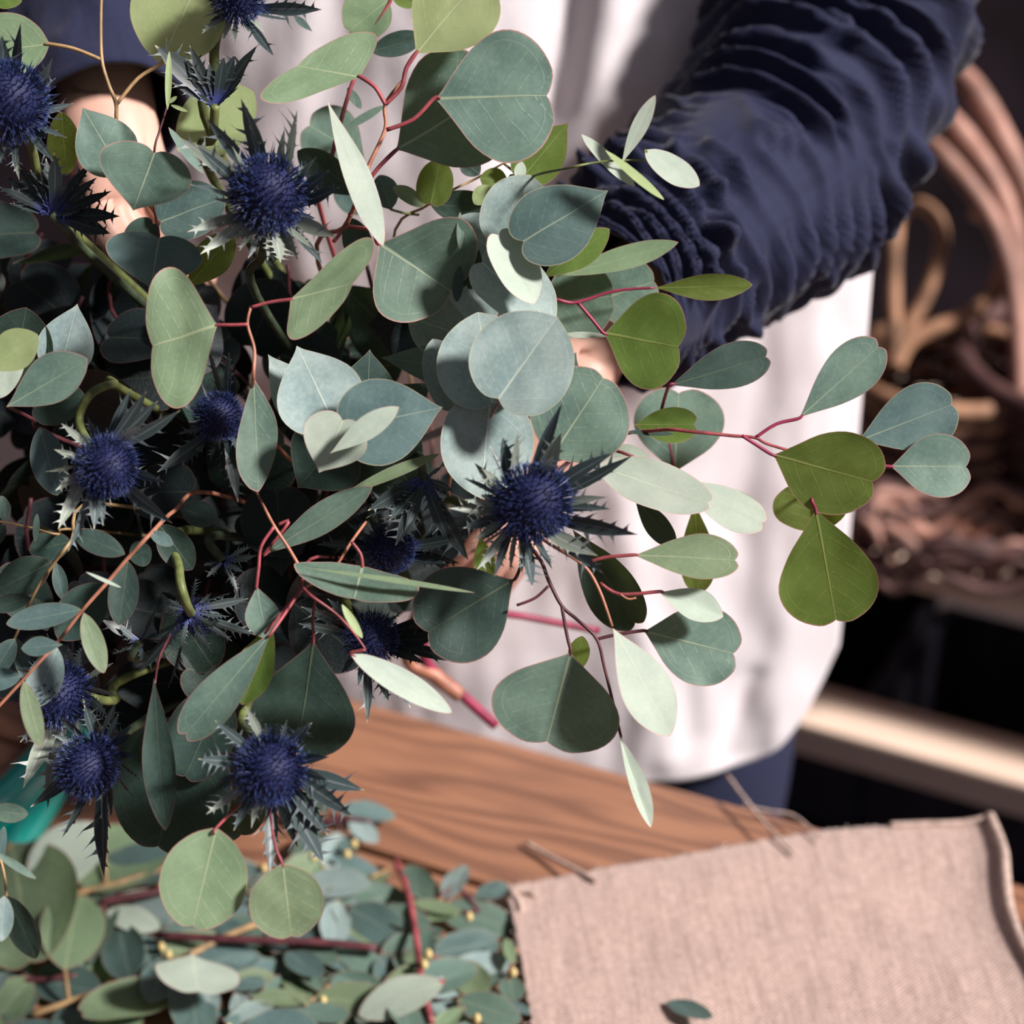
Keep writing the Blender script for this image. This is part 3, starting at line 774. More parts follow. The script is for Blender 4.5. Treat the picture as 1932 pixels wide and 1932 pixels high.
# ------------------------------------------------------------------ cut greenery on the bench
UNIT = {}
def unit_leaf(shape, wr, k, mat):
    key = (shape, round(wr, 2), k, mat)
    if key not in UNIT:
        me = leaf_mesh(shape, 1, wr, cup=.10 + .08 * (k % 3), bend=(-.12, .1, .02, -.05)[k % 4], wav=.03, seed=500 + k * 13)
        me.materials.append(M[mat]); UNIT[key] = me
    return UNIT[key]
def lay_leaf(root, B, T, wr, shape, mat, tilt, k):
    a = T - B; L = a.length; a.normalize()
    n = (Vector((0, 0, 1)) + tilt); n = (n - n.dot(a) * a).normalized(); s = n.cross(a)
    o = link('leaf', unit_leaf(shape, wr, k % 4, mat), None, root)
    Mx = Matrix((a * L, s * L, n * L)).transposed().to_4x4(); Mx.translation = B - root.location; o.matrix_local = Mx
    return o
def sprig(label, stem, leaves, sm, r, group=None, buds=(), name='cut_sprig'):
    pts = [on_z(x, y, TZ + h) for x, y, h in stem]
    root = empty(name, Vector((pts[0].x, pts[0].y, TZ)), label, 'sprig', group)
    link('stem', tube_mesh('stem', [q - root.location for q in pts], r, 7, 4), M[sm], root)
    for i, (shape, bx, by, tx, ty, wr, m, h, th) in enumerate(leaves):
        B, T = on_z(bx, by, TZ + h), on_z(tx, ty, TZ + th)
        o = lay_leaf(root, B, T, wr, shape, m, Vector((random.uniform(-.3, .4), random.uniform(-.5, .1), 0)), i)
        best = min(pts, key=lambda q: (q - B).length)
        if .003 < (best - B).length < .08:
            link('twig', tube_mesh('twig', [best - root.location, B - root.location], r * .7, 6, 1), M[sm], root)
    for x, y, h in buds:
        q = on_z(x, y, TZ + h); bm = bmesh.new()
        bmesh.ops.create_uvsphere(bm, u_segments=8, v_segments=6, radius=.0024, matrix=Matrix.Diagonal((1, 1, 1.4, 1)))
        me = bpy.data.meshes.new('bud'); bm.to_mesh(me); bm.free(); smooth(me); link('bud', me, M['bud'], root, q - root.location)
    return root
sprig('broad grey-green leaves on ochre twig at the heap edge', [(-40, 1700, .010), (90, 1695, .016), (200, 1672, .018), (310, 1640, .014)], [
    ('R', 192, 1556, 66, 1660, .62, 'p', .03, .028), ('R', 300, 1560, 150, 1690, .85, 'b', .016, .012), ('R', 20, 1590, 60, 1830, .62, 'b', .026, .020), ('R', 300, 1680, 190, 1780, .55, 'p', .012, .01)], 'ochre', .0022)
sprig('pale drooping leaf with long petiole on ochre cut stem', [(500, 1738, .020), (430, 1765, .018), (360, 1800, .016), (250, 1850, .012), (130, 1890, .010), (60, 1915, .008)], [
    ('R', 122, 1830, 150, 1670, .55, 'b', .022, .030), ('P', 362, 1798, 372, 1882, 1.55, 'p', .040, .036), ('R', 340, 1868, 150, 1915, .55, 'b', .012, .02)], 'ochre', .0020)
sprig('dark leaf pair under the pale drooping leaf', [(-20, 1860, .006), (60, 1850, .010), (150, 1840, .010)], [
    ('R', 40, 1850, 10, 1932, .8, 't', .008, .004), ('R', 60, 1840, 190, 1880, .6, 't', .008, .006), ('R', 100, 1850, 200, 1800, .6, 'g', .008, .006), ('R', 30, 1830, -40, 1790, .7, 'g', .01, .012)], 'maroon', .0018)
sprig('dark red bare stick lying across the leaf heap', [(300, 1765, .018), (450, 1773, .020), (600, 1778, .020), (712, 1789, .018)], [
    ('L', 470, 1770, 400, 1730, .45, 't', .014, .012), ('L', 560, 1782, 640, 1815, .45, 'g', .014, .01)], 'maroon', .0024)
sprig('two dark cut sticks among broad pale leaves', [(188, 1703, .022), (250, 1692, .023), (310, 1680, .022)], [
    ('L', 200, 1720, 300, 1745, .45, 'p', .018, .016)], 'maroon', .0026)
sprig('red branching stem with pale tip leaf before the burlap', [(745, 1620, .008), (768, 1680, .014), (782, 1750, .018), (790, 1810, .020), (795, 1850, .020), (815, 1932, .012)], [
    ('L', 838, 1852, 676, 1905, .46, 'p', .024, .020), ('L', 778, 1700, 870, 1730, .42, 'b', .015, .012), ('L', 765, 1650, 830, 1690, .45, 'g', .012, .01), ('L', 790, 1760, 720, 1800, .45, 'g', .012, .01)], 'red', .0020, buds=[(800, 1820, .024), (808, 1800, .022)])
sprig('upright little leaf sprig at the frayed burlap corner', [(905, 1720, .006), (880, 1690, .012), (860, 1670, .016)], [
    ('L', 840, 1700, 875, 1625, .50, 's', .014, .022), ('L', 815, 1700, 770, 1640, .5, 'g', .014, .012), ('L', 870, 1720, 800, 1735, .42, 'b', .01, .012), ('L', 895, 1690, 960, 1670, .55, 't', .012, .016)], 'maroon', .0014, buds=[(885, 1730, .02)])
sprig('leaf cluster where heap meets bare wood', [(560, 1560, .010), (640, 1545, .016), (700, 1550, .016)], [
    ('L', 640, 1525, 748, 1532, .42, 't', .018, .012), ('L', 660, 1545, 712, 1595, .55, 's', .016, .010), ('L', 620, 1530, 560, 1500, .5, 'g', .016, .012), ('L', 600, 1560, 560, 1640, .5, 'g', .014, .010), ('L', 640, 1570, 625, 1640, .55, 's', .012, .010), ('L', 680, 1570, 640, 1620, .5, 't', .01, .008)], 'maroon', .0014, buds=[(668, 1592, .02), (655, 1612, .018)])
lone = [(735, 1640, .008), (700, 1655, .012)]
sprig('single rounded green leaf lying on bare wood', lone, [('L', 735, 1650, 672, 1672, .55, 'b', .010, .006)], 'ochre', .0012)
sprig('tiny sprig hanging against the burlap edge', [(975, 1790, .012), (962, 1830, .010), (958, 1870, .008)], [
    ('L', 968, 1820, 955, 1765, .35, 'b', .012, .016), ('L', 962, 1840, 968, 1895, .75, 'g', .010, .008), ('L', 955, 1890, 1000, 1915, .5, 't', .01, .01), ('L', 955, 1835, 900, 1870, .5, 'g', .01, .006)], 'coral', .0013, buds=[(968, 1835, .014)])
fallen = empty('fallen_leaf', on_z(1255, 1885, TZ + .014), 'single dark green leaf lying on the burlap', 'leaf')
lay_leaf(fallen, on_z(1258, 1888, TZ + .013), on_z(1345, 1928, TZ + .016), .42, 'L', 't', Vector((.1, -.2, 0)), 1)
# the rest of the heap: small-leaved sprigs
def heap_ok(x, y):
    if x < 560: return y > 1585
    if x < 690: return y > 1600 and not (600 < x and 1668 < y < 1712)
    lim = 1640 + max(0, x - 690) * .28
    return y > lim and x < 985 and not (850 < x < 930 and 1740 < y < 1800) and not (840 < x < 900 and 1850 < y < 1910)
rng = random.Random(21); n_s = 0; tries = 0
HM = ['g', 't', 'g', 'b', 's', 't']
while n_s < 38 and tries < 900:
    tries += 1
    x, y = rng.uniform(-60, 985), rng.uniform(1585, 1990)
    if not heap_ok(x, y) or (x < 480 and rng.random() < .7): continue
    n_s += 1; an = rng.uniform(-.5, 1.2) if rng.random() < .6 else rng.uniform(0, 6.28)
    ln = rng.uniform(110, 180); h = rng.uniform(.003, .012)
    big = 1.5 if x < 380 else 1.0
    ex, ey = math.cos(an), math.sin(an) * .62
    stem = [(x - ex * ln * .5, y - ey * ln * .5, h * .6), (x, y, h), (x + ex * ln * .5, y + ey * ln * .5, h)]
    if max(q[0] for q in stem) > 960: continue
    lv, bd = [], []
    for k in range(rng.randint(4, 6)):
        t = -.4 + .9 * k / 5
        bx, by = x + ex * ln * t, y + ey * ln * t
        sa = an + (1 if k % 2 else -1) * rng.uniform(.5, 1.1)
        l_ = rng.uniform(105, 155) * big
        tx, ty = bx + math.cos(sa) * l_, by + math.sin(sa) * l_ * .65
        if tx > 985 + (y - 1680) * .15 or not heap_ok(tx, ty): continue
        lv.append((rng.choice('LLR'), bx, by, tx, ty, rng.uniform(.40, .55), rng.choice(HM), h + .003, max(.003, h + rng.uniform(-.006, .008))))
        if rng.random() < .13: bd.append((bx + rng.uniform(-10, 10), by + rng.uniform(-6, 6), h + .006))
    sprig('small cut eucalyptus sprig in the leaf heap on the workbench', stem, lv, rng.choice(['maroon', 'ochre', 'maroon', 'red']), .0012, 'cut sprigs heaped on the workbench', bd)

# ------------------------------------------------------------------ teal pruning shears half under the bouquet
ps = empty('pruning_shears', on_z(60, 1480, TZ), 'glossy teal handled pruning shears under the thistles', 'shears')
so_ = ps.location.copy()
def TH(x, y, h): return on_z(x, y, TZ + h) - so_
link('handle', tube_mesh('handle', [TH(160, 1330, .020), TH(100, 1420, .022), TH(40, 1490, .022), TH(-30, 1560, .022), TH(-110, 1620, .020)], [.010, .0135, .0155, .015, .009], 20, 8), M['teal'], ps)
link('handle', tube_mesh('handle', [TH(170, 1340, .016), TH(110, 1470, .014), TH(40, 1580, .014), TH(-20, 1680, .012)], [.009, .010, .011, .007], 20, 8), M['teal'], ps)
link('blade', tube_mesh('blade', [TH(165, 1335, .018), TH(230, 1270, .014), TH(290, 1230, .010)], [.007, .006, .001], 8, 5), M['steel'], ps)
bmx = bmesh.new(); bmesh.ops.create_cone(bmx, cap_ends=True, segments=16, radius1=.006, radius2=.005, depth=.008)
me = bpy.data.meshes.new('pivot'); bmx.to_mesh(me); bmx.free(); link('pivot', me, M['steel'], ps, TH(165, 1335, .028))

# ------------------------------------------------------------------ the bouquet: eucalyptus branches
LIT = (.45, .35); SHD = (-.5, -.25)
branch('tall coral-stemmed eucalyptus branch with broad leathery leaves in front of the apron', .95,
 [(762, 150), (727, 197), (727, 243), (697, 310), (690, 335), (664, 400, .97), (648, 430, .98), (600, 495, 1.02)], [
  lf('P', 782, 104, 905, -45, 165, .945, (.3, .35), 'l', pet=[(727, 197), (757, 165), (766, 130)]),
  lf('P', 682, 146, 556, 122, 158, .94, (.1, .35), 'b', skew=1.2, pet=[(727, 197), (708, 165)], cup=.1),
  lf('P', 818, 186, 1042, 178, 248, .94, (-.05, .05), 'g', pet=[(729, 245), (780, 225)], cup=.05),
  lf('P', 745, 285, 945, 165, 235, .965, (-.2, 0), 'g', pet=[(692, 345), (715, 315)]),
  lf('E', 617, 190, 727, 462, 52, .925, (.55, .3), 'p', pet=0, cup=.1, bend=-.03),
  lf('P', 712, 458, 856, 552, 225, .955, (.1, .1), 'g', fold=.25, skew=.15, pet=[(655, 427, .975), (700, 435)]),
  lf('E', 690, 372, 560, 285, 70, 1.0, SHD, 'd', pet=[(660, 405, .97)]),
  lf('L', 660, 410, 690, 500, 55, 1.0, (.1, -.2), 'd')], 'coral', 5.2, petmat='red',
  twigs=[('red', [(690, 335), (672, 300, .95), (664, 300, .94)])])
branch('slim red-stemmed eucalyptus branch behind the tall coral-stemmed one', 1.0,
 [(745, -30), (735, 5), (700, 65), (662, 165), (640, 240), (622, 310), (600, 380, 1.03)], [
  lf('R', 733, 0, 655, 60, 95, 1.0, (.2, .2), 'b', cup=.4),
  lf('L', 700, 98, 800, 68, 46, 1.0, (.1, -.2), 'd', pet=0),
  lf('L', 740, -6, 788, 8, 30, 1.0, (0, .1), 'y'),
  lf('L', 655, 165, 682, 205, 18, 1.0, (.1, .2), 'g'),
  lf('L', 648, 245, 726, 198, 16, 1.01, (.1, .2), 'g'),
  lf('P', 690, 300, 580, 235, 120, 1.03, (0, 0), 'g', pet=0),
  lf('R', 640, 330, 690, 400, 75, 1.05, (0, -.2), 't'),
  lf('E', 590, 60, 555, 30, 14, 1.0, (0, .1), 't', pet=0)], 'red', 5)
branch('fine green-stemmed sprig with fresh oval leaves behind the largest leaf', 1.0,
 [(950, 308), (900, 336), (812, 384), (740, 470, 1.04)], [
  lf('O', 812, 386, 832, 300, 68, .99, (-.1, .1), 'y', pet=0, bend=.1),
  lf('L', 800, 390, 742, 350, 30, .99, (.2, .3), 'b', pet=0),
  lf('H', 985, 335, 1072, 232, 92, .985, (.1, 0), 'y', pet=[(950, 308)]),
  lf('L', 812, 386, 935, 395, 62, 1.0, SHD, 'd', pet=0),
  lf('L', 905, 330, 870, 300, 40, .99, (0, 0), 'd', pet=0),
  lf('L', 905, 335, 958, 345, 46, .99, (0, .1), 'y', pet=0),
  lf('E', 975, 345, 985, 305, 22, .97, LIT, 'p', pet=0),
  lf('L', 925, 350, 895, 385, 34, .98, LIT, 'l', pet=0),
  lf('L', 738, 395, 715, 330, 50, 1.0, (-.2, 0), 't'),
  lf('L', 868, 400, 868, 470, 14, .95, (.5, .2), 'g', pet=0)], 'ochre', 3.2, petmat='gstem')
branch('pale grey narrow-leaved sprig tip lying over the navy sleeve', .925,
 [(1222, 302), (1160, 303), (1115, 308), (1073, 317), (1000, 335, .96), (940, 380, 1.0)], [
  lf('L', 1216, 283, 1317, 355, 50, .92, LIT, 'p', pet=[(1222, 302)]),
  lf('E', 1172, 310, 1231, 180, 32, .92, (.5, .2), 'p', pet=0, bend=.1),
  lf('L', 1097, 253, 1194, 356, 27, .93, (.2, .6), 'p', pet=0),
  lf('L', 1142, 283, 1249, 382, 17, .91, (.8, .4), 'l', pet=0),
  lf('L', 1160, 300, 1195, 325, 16, .935, (0, 0), 'y', pet=0)], 'gstem', 3)
# silver-dollar clusters
branch('silver round-leaved eucalyptus tip with toothed pointed leaf beside the cuff', .935,
 [(985, 455), (965, 462), (930, 490, .96), (880, 520, .99), (800, 600, 1.04)], [
  lf('O', 955, 468, 1000, 330, 152, .955, (.35, .2), 's', pet=0, cup=.25),
  lf('H', 983, 458, 1147, 358, 148, .925, (-.1, .1), 't', pet=0, cup=-.08),
  lf('O', 938, 440, 1008, 574, 82, .93, LIT, 'p', pet=0, fold=.15),
  lf('O', 905, 492, 1046, 612, 120, .95, (.5, .3), 's', pet=0, cup=.2),
  lf('H', 880, 540, 905, 470, 40, .96, (-.4, 0), 'd', pet=0),
  lf('O', 930, 470, 850, 420, 95, .975, (.1, .1), 's', pet=0),
  lf('O', 862, 510, 930, 610, 95, .975, (.5, .35), 's', pet=0),
  lf('L', 868, 500, 862, 570, 22, .95, (-.3, 0), 'd', pet=0),
  lf('O', 860, 520, 770, 500, 80, 1.0, (0, 0), 's', pet=0)], 'coral', 3.6)
branch('olive-leaved eucalyptus branch with crimson stems in front of the cuff', .985,
 [(1235, 543), (1160, 549), (1085, 571), (1035, 566), (960, 600, 1.02)], [
  lf('E', 1236, 543, 1421, 540, 52, .98, (-.1, -.4), 'y', pet=0),
  lf('P', 1138, 628, 1286, 655, 188, .965, (-.25, -.3), 'y', pet=[(1090, 571), (1115, 600)], cup=.05),
  lf('E', 1022, 526, 1150, 432, 62, .97, (-.3, -.3), 'y', pet=0),
  lf('E', 1048, 522, 1280, 463, 46, .985, (.1, .3), 'b', pet=0, wav=.06),
  lf('R', 1030, 570, 1158, 560, 150, 1.0, (.1, 0), 'g', pet=0),
  lf('R', 1120, 570, 1238, 530, 140, 1.01, (.1, 0), 'g', pet=0),
  lf('L', 1048, 634, 1147, 630, 12, .975, (.2, .8), 'p', pet=0)], 'magenta', 4.2)
branch('long crimson eucalyptus branch reaching past the apron edge with lime leaves', .97,
 [(1640, 876), (1560, 868), (1455, 840), (1425, 826), (1380, 822), (1310, 815), (1240, 812, .98), (1120, 840, 1.02)], [
  lf('D', 1506, 790, 1662, 650, 100, .97, (.25, .25), 'g', pet=[(1425, 826), (1465, 800)]),
  lf('D', 1616, 833, 1800, 762, 130, .975, (.1, .1), 't', pet=[(1560, 868, .98)]),
  lf('P', 1678, 880, 1830, 880, 122, .97, (.1, .1), 'g', pet=[(1640, 876)]),
  lf('P', 1455, 857, 1655, 912, 165, .955, (-.35, -.25), 'y', pet=[(1400, 822), (1425, 838)], cup=.05, skew=.1),
  lf('R', 1540, 1005, 1532, 905, 140, .985, (-.3, -.3), 'y', pet=[(1530, 870)], fold=.2),
  lf('D', 1538, 958, 1580, 1175, 182, .96, (-.3, -.3), 'y', pet=[(1540, 920, .98), (1531, 940)]),
  lf('D', 1262, 728, 1450, 672, 86, .985, (-.1, .1), 'd', pet=[(1240, 812, .99), (1250, 765, 1.0)]),
  lf('P', 1272, 895, 1280, 735, 170, 1.03, (.1, .1), 'g', pet=[(1262, 825)]),
  lf('P', 1195, 802, 1313, 800, 66, .99, (-.3, -.3), 'y', pet=0),
  lf('L', 1180, 815, 1272, 818, 12, .985, (0, .9), 'd', pet=0)], 'red', 4.2, petmat='magenta')
branch('chalky pale long-leaved branch behind the thistle over the apron', .965,
 [(1275, 905), (1225, 876), (1160, 850), (1100, 850, 1.0)], [
  lf('R', 1128, 880, 1340, 955, 92, .955, (.35, .4), 'p', pet=0, cup=.06),
  lf('D', 1272, 902, 1440, 992, 74, .965, (.35, .4), 'p'),
  lf('R', 1120, 880, 1228, 872, 70, .975, (.35, .4), 'p', pet=0),
  lf('R', 1040, 862, 1142, 708, 196, .95, (.12, .05), 'g', cup=.03, pet=[(1060, 900, .98)])], 'red', 3.8)
branch('large silver leaf rosette at the heart of the bouquet', .93,
 [(940, 757), (935, 770), (900, 830, .97), (850, 900, 1.02)], [
  lf('O', 937, 757, 1050, 598, 196, .915, (.3, .2), 's', pet=0, fold=.22, cup=-.05),
  lf('O', 930, 765, 900, 590, 190, .935, (.1, .15), 's', pet=0),
  lf('O', 860, 770, 815, 640, 90, .95, (.4, .1), 's', pet=0, fold=.2),
  lf('O', 925, 755, 905, 940, 180, .94, (.4, .4), 's', pet=0, cup=.1),
  lf('H', 1010, 800, 1088, 665, 120, .965, (-.2, -.1), 't', pet=0),
  lf('H', 930, 700, 720, 680, 85, .98, (-.2, .2), 't', pet=0, bend=.1),
  lf('O', 900, 640, 770, 600, 120, .985, (.35, .3), 's', pet=0),
  lf('H', 960, 800, 830, 880, 110, .97, (-.3, -.1), 'd', pet=0)], 'coral', 3.5, petmat='ochre')
branch('open silver-dollar rosette with pale cupped centre leaves', .925,
 [(640, 803), (660, 812), (680, 830, .95), (720, 880, 1.0)], [
  lf('H', 630, 800, 560, 652, 165, .935, (.1, .25), 's', pet=0, cup=.1),
  lf('H', 600, 810, 505, 670, 95, .95, (.1, .2), 's', pet=0),
  lf('H', 650, 808, 835, 768, 168, .92, (-.1, .05), 't', pet=0, cup=.05),
  lf('H', 648, 790, 602, 892, 125, .912, (.35, .35), 'p', pet=0, cup=.25),
  lf('E', 622, 856, 752, 766, 44, .90, (.4, .5), 'p', pet=0, bend=-.05),
  lf('H', 690, 800, 700, 660, 120, .955, (-.2, .1), 't', pet=0),
  lf('H', 640, 840, 820, 720, 110, .965, (-.3, .0), 'd', pet=0),
  lf('H', 640, 830, 560, 920, 150, .97, (-.3, -.1), 'd', pet=0),
  lf('H', 700, 830, 790, 930, 150, .985, (-.3, -.1), 'd', pet=0)], 'ochre', 3.8)
branch('eucalyptus branch with a broad bright heart-shaped leaf above the dim thistle', .915,
 [(473, 580), (467, 612), (480, 660), (478, 712), (482, 760, .95), (540, 860, 1.0)], [
  lf('P', 412, 613, 283, 655, 265, .91, (.1, .15), 'b', skew=.38, pet=[(467, 612), (440, 613)], cup=.08),
  lf('P', 546, 565, 672, 535, 158, .915, (.15, .2), 'b', skew=1.25, pet=[(473, 580), (510, 570)], cup=.1),
  lf('E', 478, 710, 488, 928, 80, .925, (.3, 0), 'g', pet=0, skew=-.2),
  lf('E', 350, 545, 442, 440, 72, .95, (-.3, -.2), 'y', pet=0)], 'coral', 4.2, petmat='red')
branch('eucalyptus sprig with grey heart leaves strung on a brown twig', .945,
 [(318, 190), (308, 225), (300, 250), (291, 288), (290, 385, .955), (300, 445, .95), (300, 560, 1.0)], [
  lf('H', 292, 285, 252, 398, 172, .94, (.05, .3), 'g', pet=0, cup=.15),
  lf('H', 225, 318, 155, 205, 112, .955, (.2, .1), 'g', pet=0),
  lf('H', 300, 446, 285, 545, 182, .95, (.05, .3), 't', pet=0, cup=.15),
  lf('O', 300, 420, 425, 370, 110, .97, (0, .2), 't', pet=0),
  lf('O', 290, 420, 235, 480, 60, .975, (-.2, 0), 'd', pet=0),
  lf('L', 316, 208, 320, 96, 13, .94, (.3, .1), 'l', pet=0),
  lf('L', 318, 240, 382, 330, 18, .935, (.6, .3), 'g', pet=0),
  lf('L', 318, 195, 334, 182, 8, .94, (0, 0), 'l', pet=0), lf('L', 322, 198, 354, 210, 8, .94, (0, 0), 'l', pet=0)], 'maroon', 3, petmat='ochre')
branch('ochre zigzag branch with lime leaves before the navy sleeve and wrist', .97,
 [(192, -30), (190, 40), (192, 112), (205, 160), (219, 196), (221, 240), (240, 330, 1.02)], [
  lf('R', 93, 83, -60, 100, 122, .97, (.1, .2), 'b', pet=[(190, 112), (140, 92)]),
  lf('R', 303, 121, 385, -60, 175, .975, (-.1, .1), 'l', pet=[(220, 197), (260, 148)]),
  lf('L', -30, -20, 40, 2, 50, .97, (0, .1), 'y', pet=0),
  lf('L', 335, 285, 480, 175, 125, 1.0, (0, 0), 'l', pet=0),
  lf('L', 115, 210, 125, 330, 60, .99, (-.4, 0), 'y', pet=0)], 'ochre', 4.6)
branch('pointed grey-leaved sprig with a pink-rimmed leaf at the edge of the mass', .93,
 [(15, 768), (60, 790, .95), (120, 830, 1.0)], [
  lf('H', 112, 700, 144, 572, 105, .95, (-.1, .1), 's', pet=0),
  lf('O', 20, 730, 50, 580, 130, .955, (-.3, 0), 'd', pet=0),
  lf('E', -30, 700, 73, 632, 78, .92, (.2, .2), 'l', pet=0),
  lf('O', -15, 745, 40, 650, 60, .94, (.3, .2), 'p', pet=0),
  lf('E', 12, 768, 167, 678, 92, .915, (.15, .25), 'g', pet=0, cup=.2),
  lf('O', 60, 770, 160, 745, 85, .96, (-.3, 0), 'd', pet=0),
  lf('L', 75, 805, 110, 935, 66, .96, (-.1, .1), 't', pet=0)], 'maroon', 5)
branch('orange-stemmed eucalyptus branch with small paired oval leaves above the teal shears', .915,
 [(-30, 1362), (0, 1330), (45, 1281), (108, 1212), (155, 1152), (203, 1098), (242, 1052), (285, 1006), (330, 963, .95), (400, 930, 1.0)], [
  lf('L', 236, 1046, 138, 1003, 44, .915, (.1, .3), 'd', pet=0), lf('L', 241, 1058, 224, 1180, 56, .92, (.2, .2), 'd', pet=0),
  lf('L', 203, 1102, 108, 1205, 85, .93, (0, .1), 'd', pet=0), lf('L', 245, 1055, 285, 1035, 50, .94, (-.1, 0), 'd', pet=0),
  lf('L', 153, 1150, 13, 1178, 46, .905, (.1, .3), 't', pet=0), lf('L', 158, 1156, 196, 1270, 42, .905, (.3, .2), 'b', pet=0),
  lf('E', 118, 1216, 40, 1223, 36, .90, (.2, .5), 't', pet=0), lf('L', 108, 1222, 62, 1335, 66, .925, (.2, .2), 's', pet=0),
  lf('L', 40, 1276, -40, 1290, 42, .91, (.1, .3), 't', pet=0), lf('L', 45, 1285, 77, 1410, 38, .895, (.3, .2), 'b', pet=0),
  lf('L', 283, 1004, 326, 1028, 26, .915, (.1, .3), 't', pet=0), lf('L', 162, 1079, 228, 1111, 7, .90, (.4, .8), 'p', pet=0),
  lf('L', 300, 990, 362, 1075, 62, .95, (-.1, .1), 'd', pet=0), lf('L', 340, 960, 412, 980, 52, .96, (-.1, .1), 'd', pet=0)], 'coral', 4.8, petmat='ochre')
branch('ochre-stemmed oval-leaved eucalyptus branch at the shaded side of the bouquet', .95,
 [(-30, 1320), (0, 1262), (30, 1200), (62, 1125), (102, 1063), (135, 1020), (190, 950, .99)], [
  lf('L', 106, 1062, 120, 1132, 28, .945, (.1, .2), 't', pet=0), lf('L', 60, 1128, -20, 1148, 34, .945, (.1, .3), 'd', pet=0),
  lf('L', 98, 1060, -10, 1115, 72, .96, (-.1, .1), 'd', pet=0), lf('L', 28, 1205, -15, 1275, 44, .945, (.1, .1), 't', pet=0),
  lf('L', 30, 1203, 55, 1290, 30, .95, (.1, .1), 't', pet=0), lf('L', 135, 1022, 55, 1040, 62, .97, (-.1, .1), 'd', pet=0),
  lf('L', 65, 1130, 90, 1190, 30, .96, (0, 0), 'd', pet=0)], 'ochre', 4)
branch('thin ochre twig with tiny leaves poking from the shaded mass', .96,
 [(-30, 980), (0, 984), (60, 996), (110, 1008), (160, 1000, 1.0)], [
  lf('L', 70, 968, 66, 1022, 13, .955, (.3, .2), 'g', pet=0), lf('L', 12, 985, 2, 935, 26, .96, (.1, 0), 'g', pet=0), lf('L', 10, 990, -15, 1030, 26, .96, (.1, 0), 'd', pet=0)], 'ochre', 3)
branch('oval dark leaves hanging from a hidden twig over the cut greenery', .90,
 [(-25, 1610), (0, 1620), (12, 1700), (-10, 1780), (-60, 1700, .95)], [
  lf('L', 12, 1690, 70, 1808, 54, .895, (-.4, -.1), 'd', pet=0), lf('L', 8, 1690, 2, 1775, 40, .89, (.3, .2), 's', pet=0),
  lf('L', -10, 1608, 68, 1658, 16, .89, (.2, .5), 'g', pet=0), lf('L', -20, 1530, 52, 1536, 36, .90, (-.2, .1), 'g', pet=0), lf('L', -10, 1650, 8, 1560, 22, .9, (.2, 0), 't', pet=0)], 'ochre', 3.4, hidden=False)
# lower branches
branch('forked red branch with a drooping folded leaf and edge-on blades below the rosettes', .925,
 [(482, 925, .96), (500, 960), (517, 992), (545, 1035), (570, 1075), (600, 1100, .95), (680, 1110, 1.0)], [
  lf('E', 484, 1106, 503, 1205, 66, .92, (.2, .1), 'g', pet=[(517, 994), (493, 1030), (488, 1070)]),
  lf('D', 515, 1190, 345, 1392, 84, .905, (.35, .3), 'g', pet=[(570, 1110, .92)], cup=.35),
  lf('E', 516, 1175, 455, 1330, 74, .925, (-.4, -.3), 'y', pet=0),
  lf('E', 498, 1046, 705, 920, 58, .93, (-.1, .4), 'g', pet=[(525, 990), (545, 985)]),
  lf('E', 628, 942, 828, 852, 24, .94, (.3, .8), 'b', pet=0),
  lf('E', 570, 1070, 897, 1116, 11, .905, (.2, .85), 'b', pet=0),
  lf('R', 684, 1068, 668, 1128, 240, .92, (.1, .5), 'g', dz=-60, pet=[(663, 1022), (680, 1045)], cup=.1)], 'coral', 4.2, petmat='red',
  twigs=[('coral', [(690, 985, .94), (663, 1022, .925), (625, 1078, .925), (572, 1110, .92)]), ('red', [(572, 1110, .92), (540, 1145), (500, 1195, .91)])])
branch('red twig bearing one chalky blade and a very dark round leaf above the thistles', .905,
 [(690, 1226), (664, 1190), (630, 1155), (580, 1118), (570, 1095, .93), (600, 1050, .98)], [
  lf('L', 660, 1232, 852, 1346, 50, .895, (.4, .4), 'p', pet=[(690, 1226)]),
  lf('D', 592, 1206, 562, 1424, 200, .93, (-.4, -.4), 'd', pet=[(595, 1130), (590, 1170)]),
  lf('L', 645, 1140, 682, 1205, 16, .90, (.3, .6), 'l', pet=0)], 'red', 3.8)
branch('maroon eucalyptus branch with broad grey leaves hanging before the apron hem', .93,
 [(1172, 1392), (1160, 1340), (1140, 1258), (1126, 1206), (1090, 1170), (1060, 1143), (1035, 1095), (1015, 1050), (960, 1000, 1.0)], [
  lf('P', 1077, 1228, 1030, 1408, 236, .925, (.05, .1), 'g', pet=[(1060, 1145), (1070, 1200)], cup=.08),
  lf('P', 1212, 1190, 1392, 1235, 152, .935, (.05, .1), 'g', pet=[(1126, 1206), (1160, 1198)]),
  lf('L', 1085, 1268, 1098, 1200, 40, .945, (-.3, -.2), 'y', pet=0),
  lf('E', 1168, 1385, 1222, 1562, 36, .915, (.5, .3), 'p', pet=0, fold=.5),
  lf('P', 972, 1092, 800, 1195, 186, .935, (-.5, -.4), 'd', pet=[(985, 1055), (980, 1075)])], 'maroon', 4.2,
  twigs=[('maroon', [(1035, 1105), (1010, 1128), (975, 1142)])])
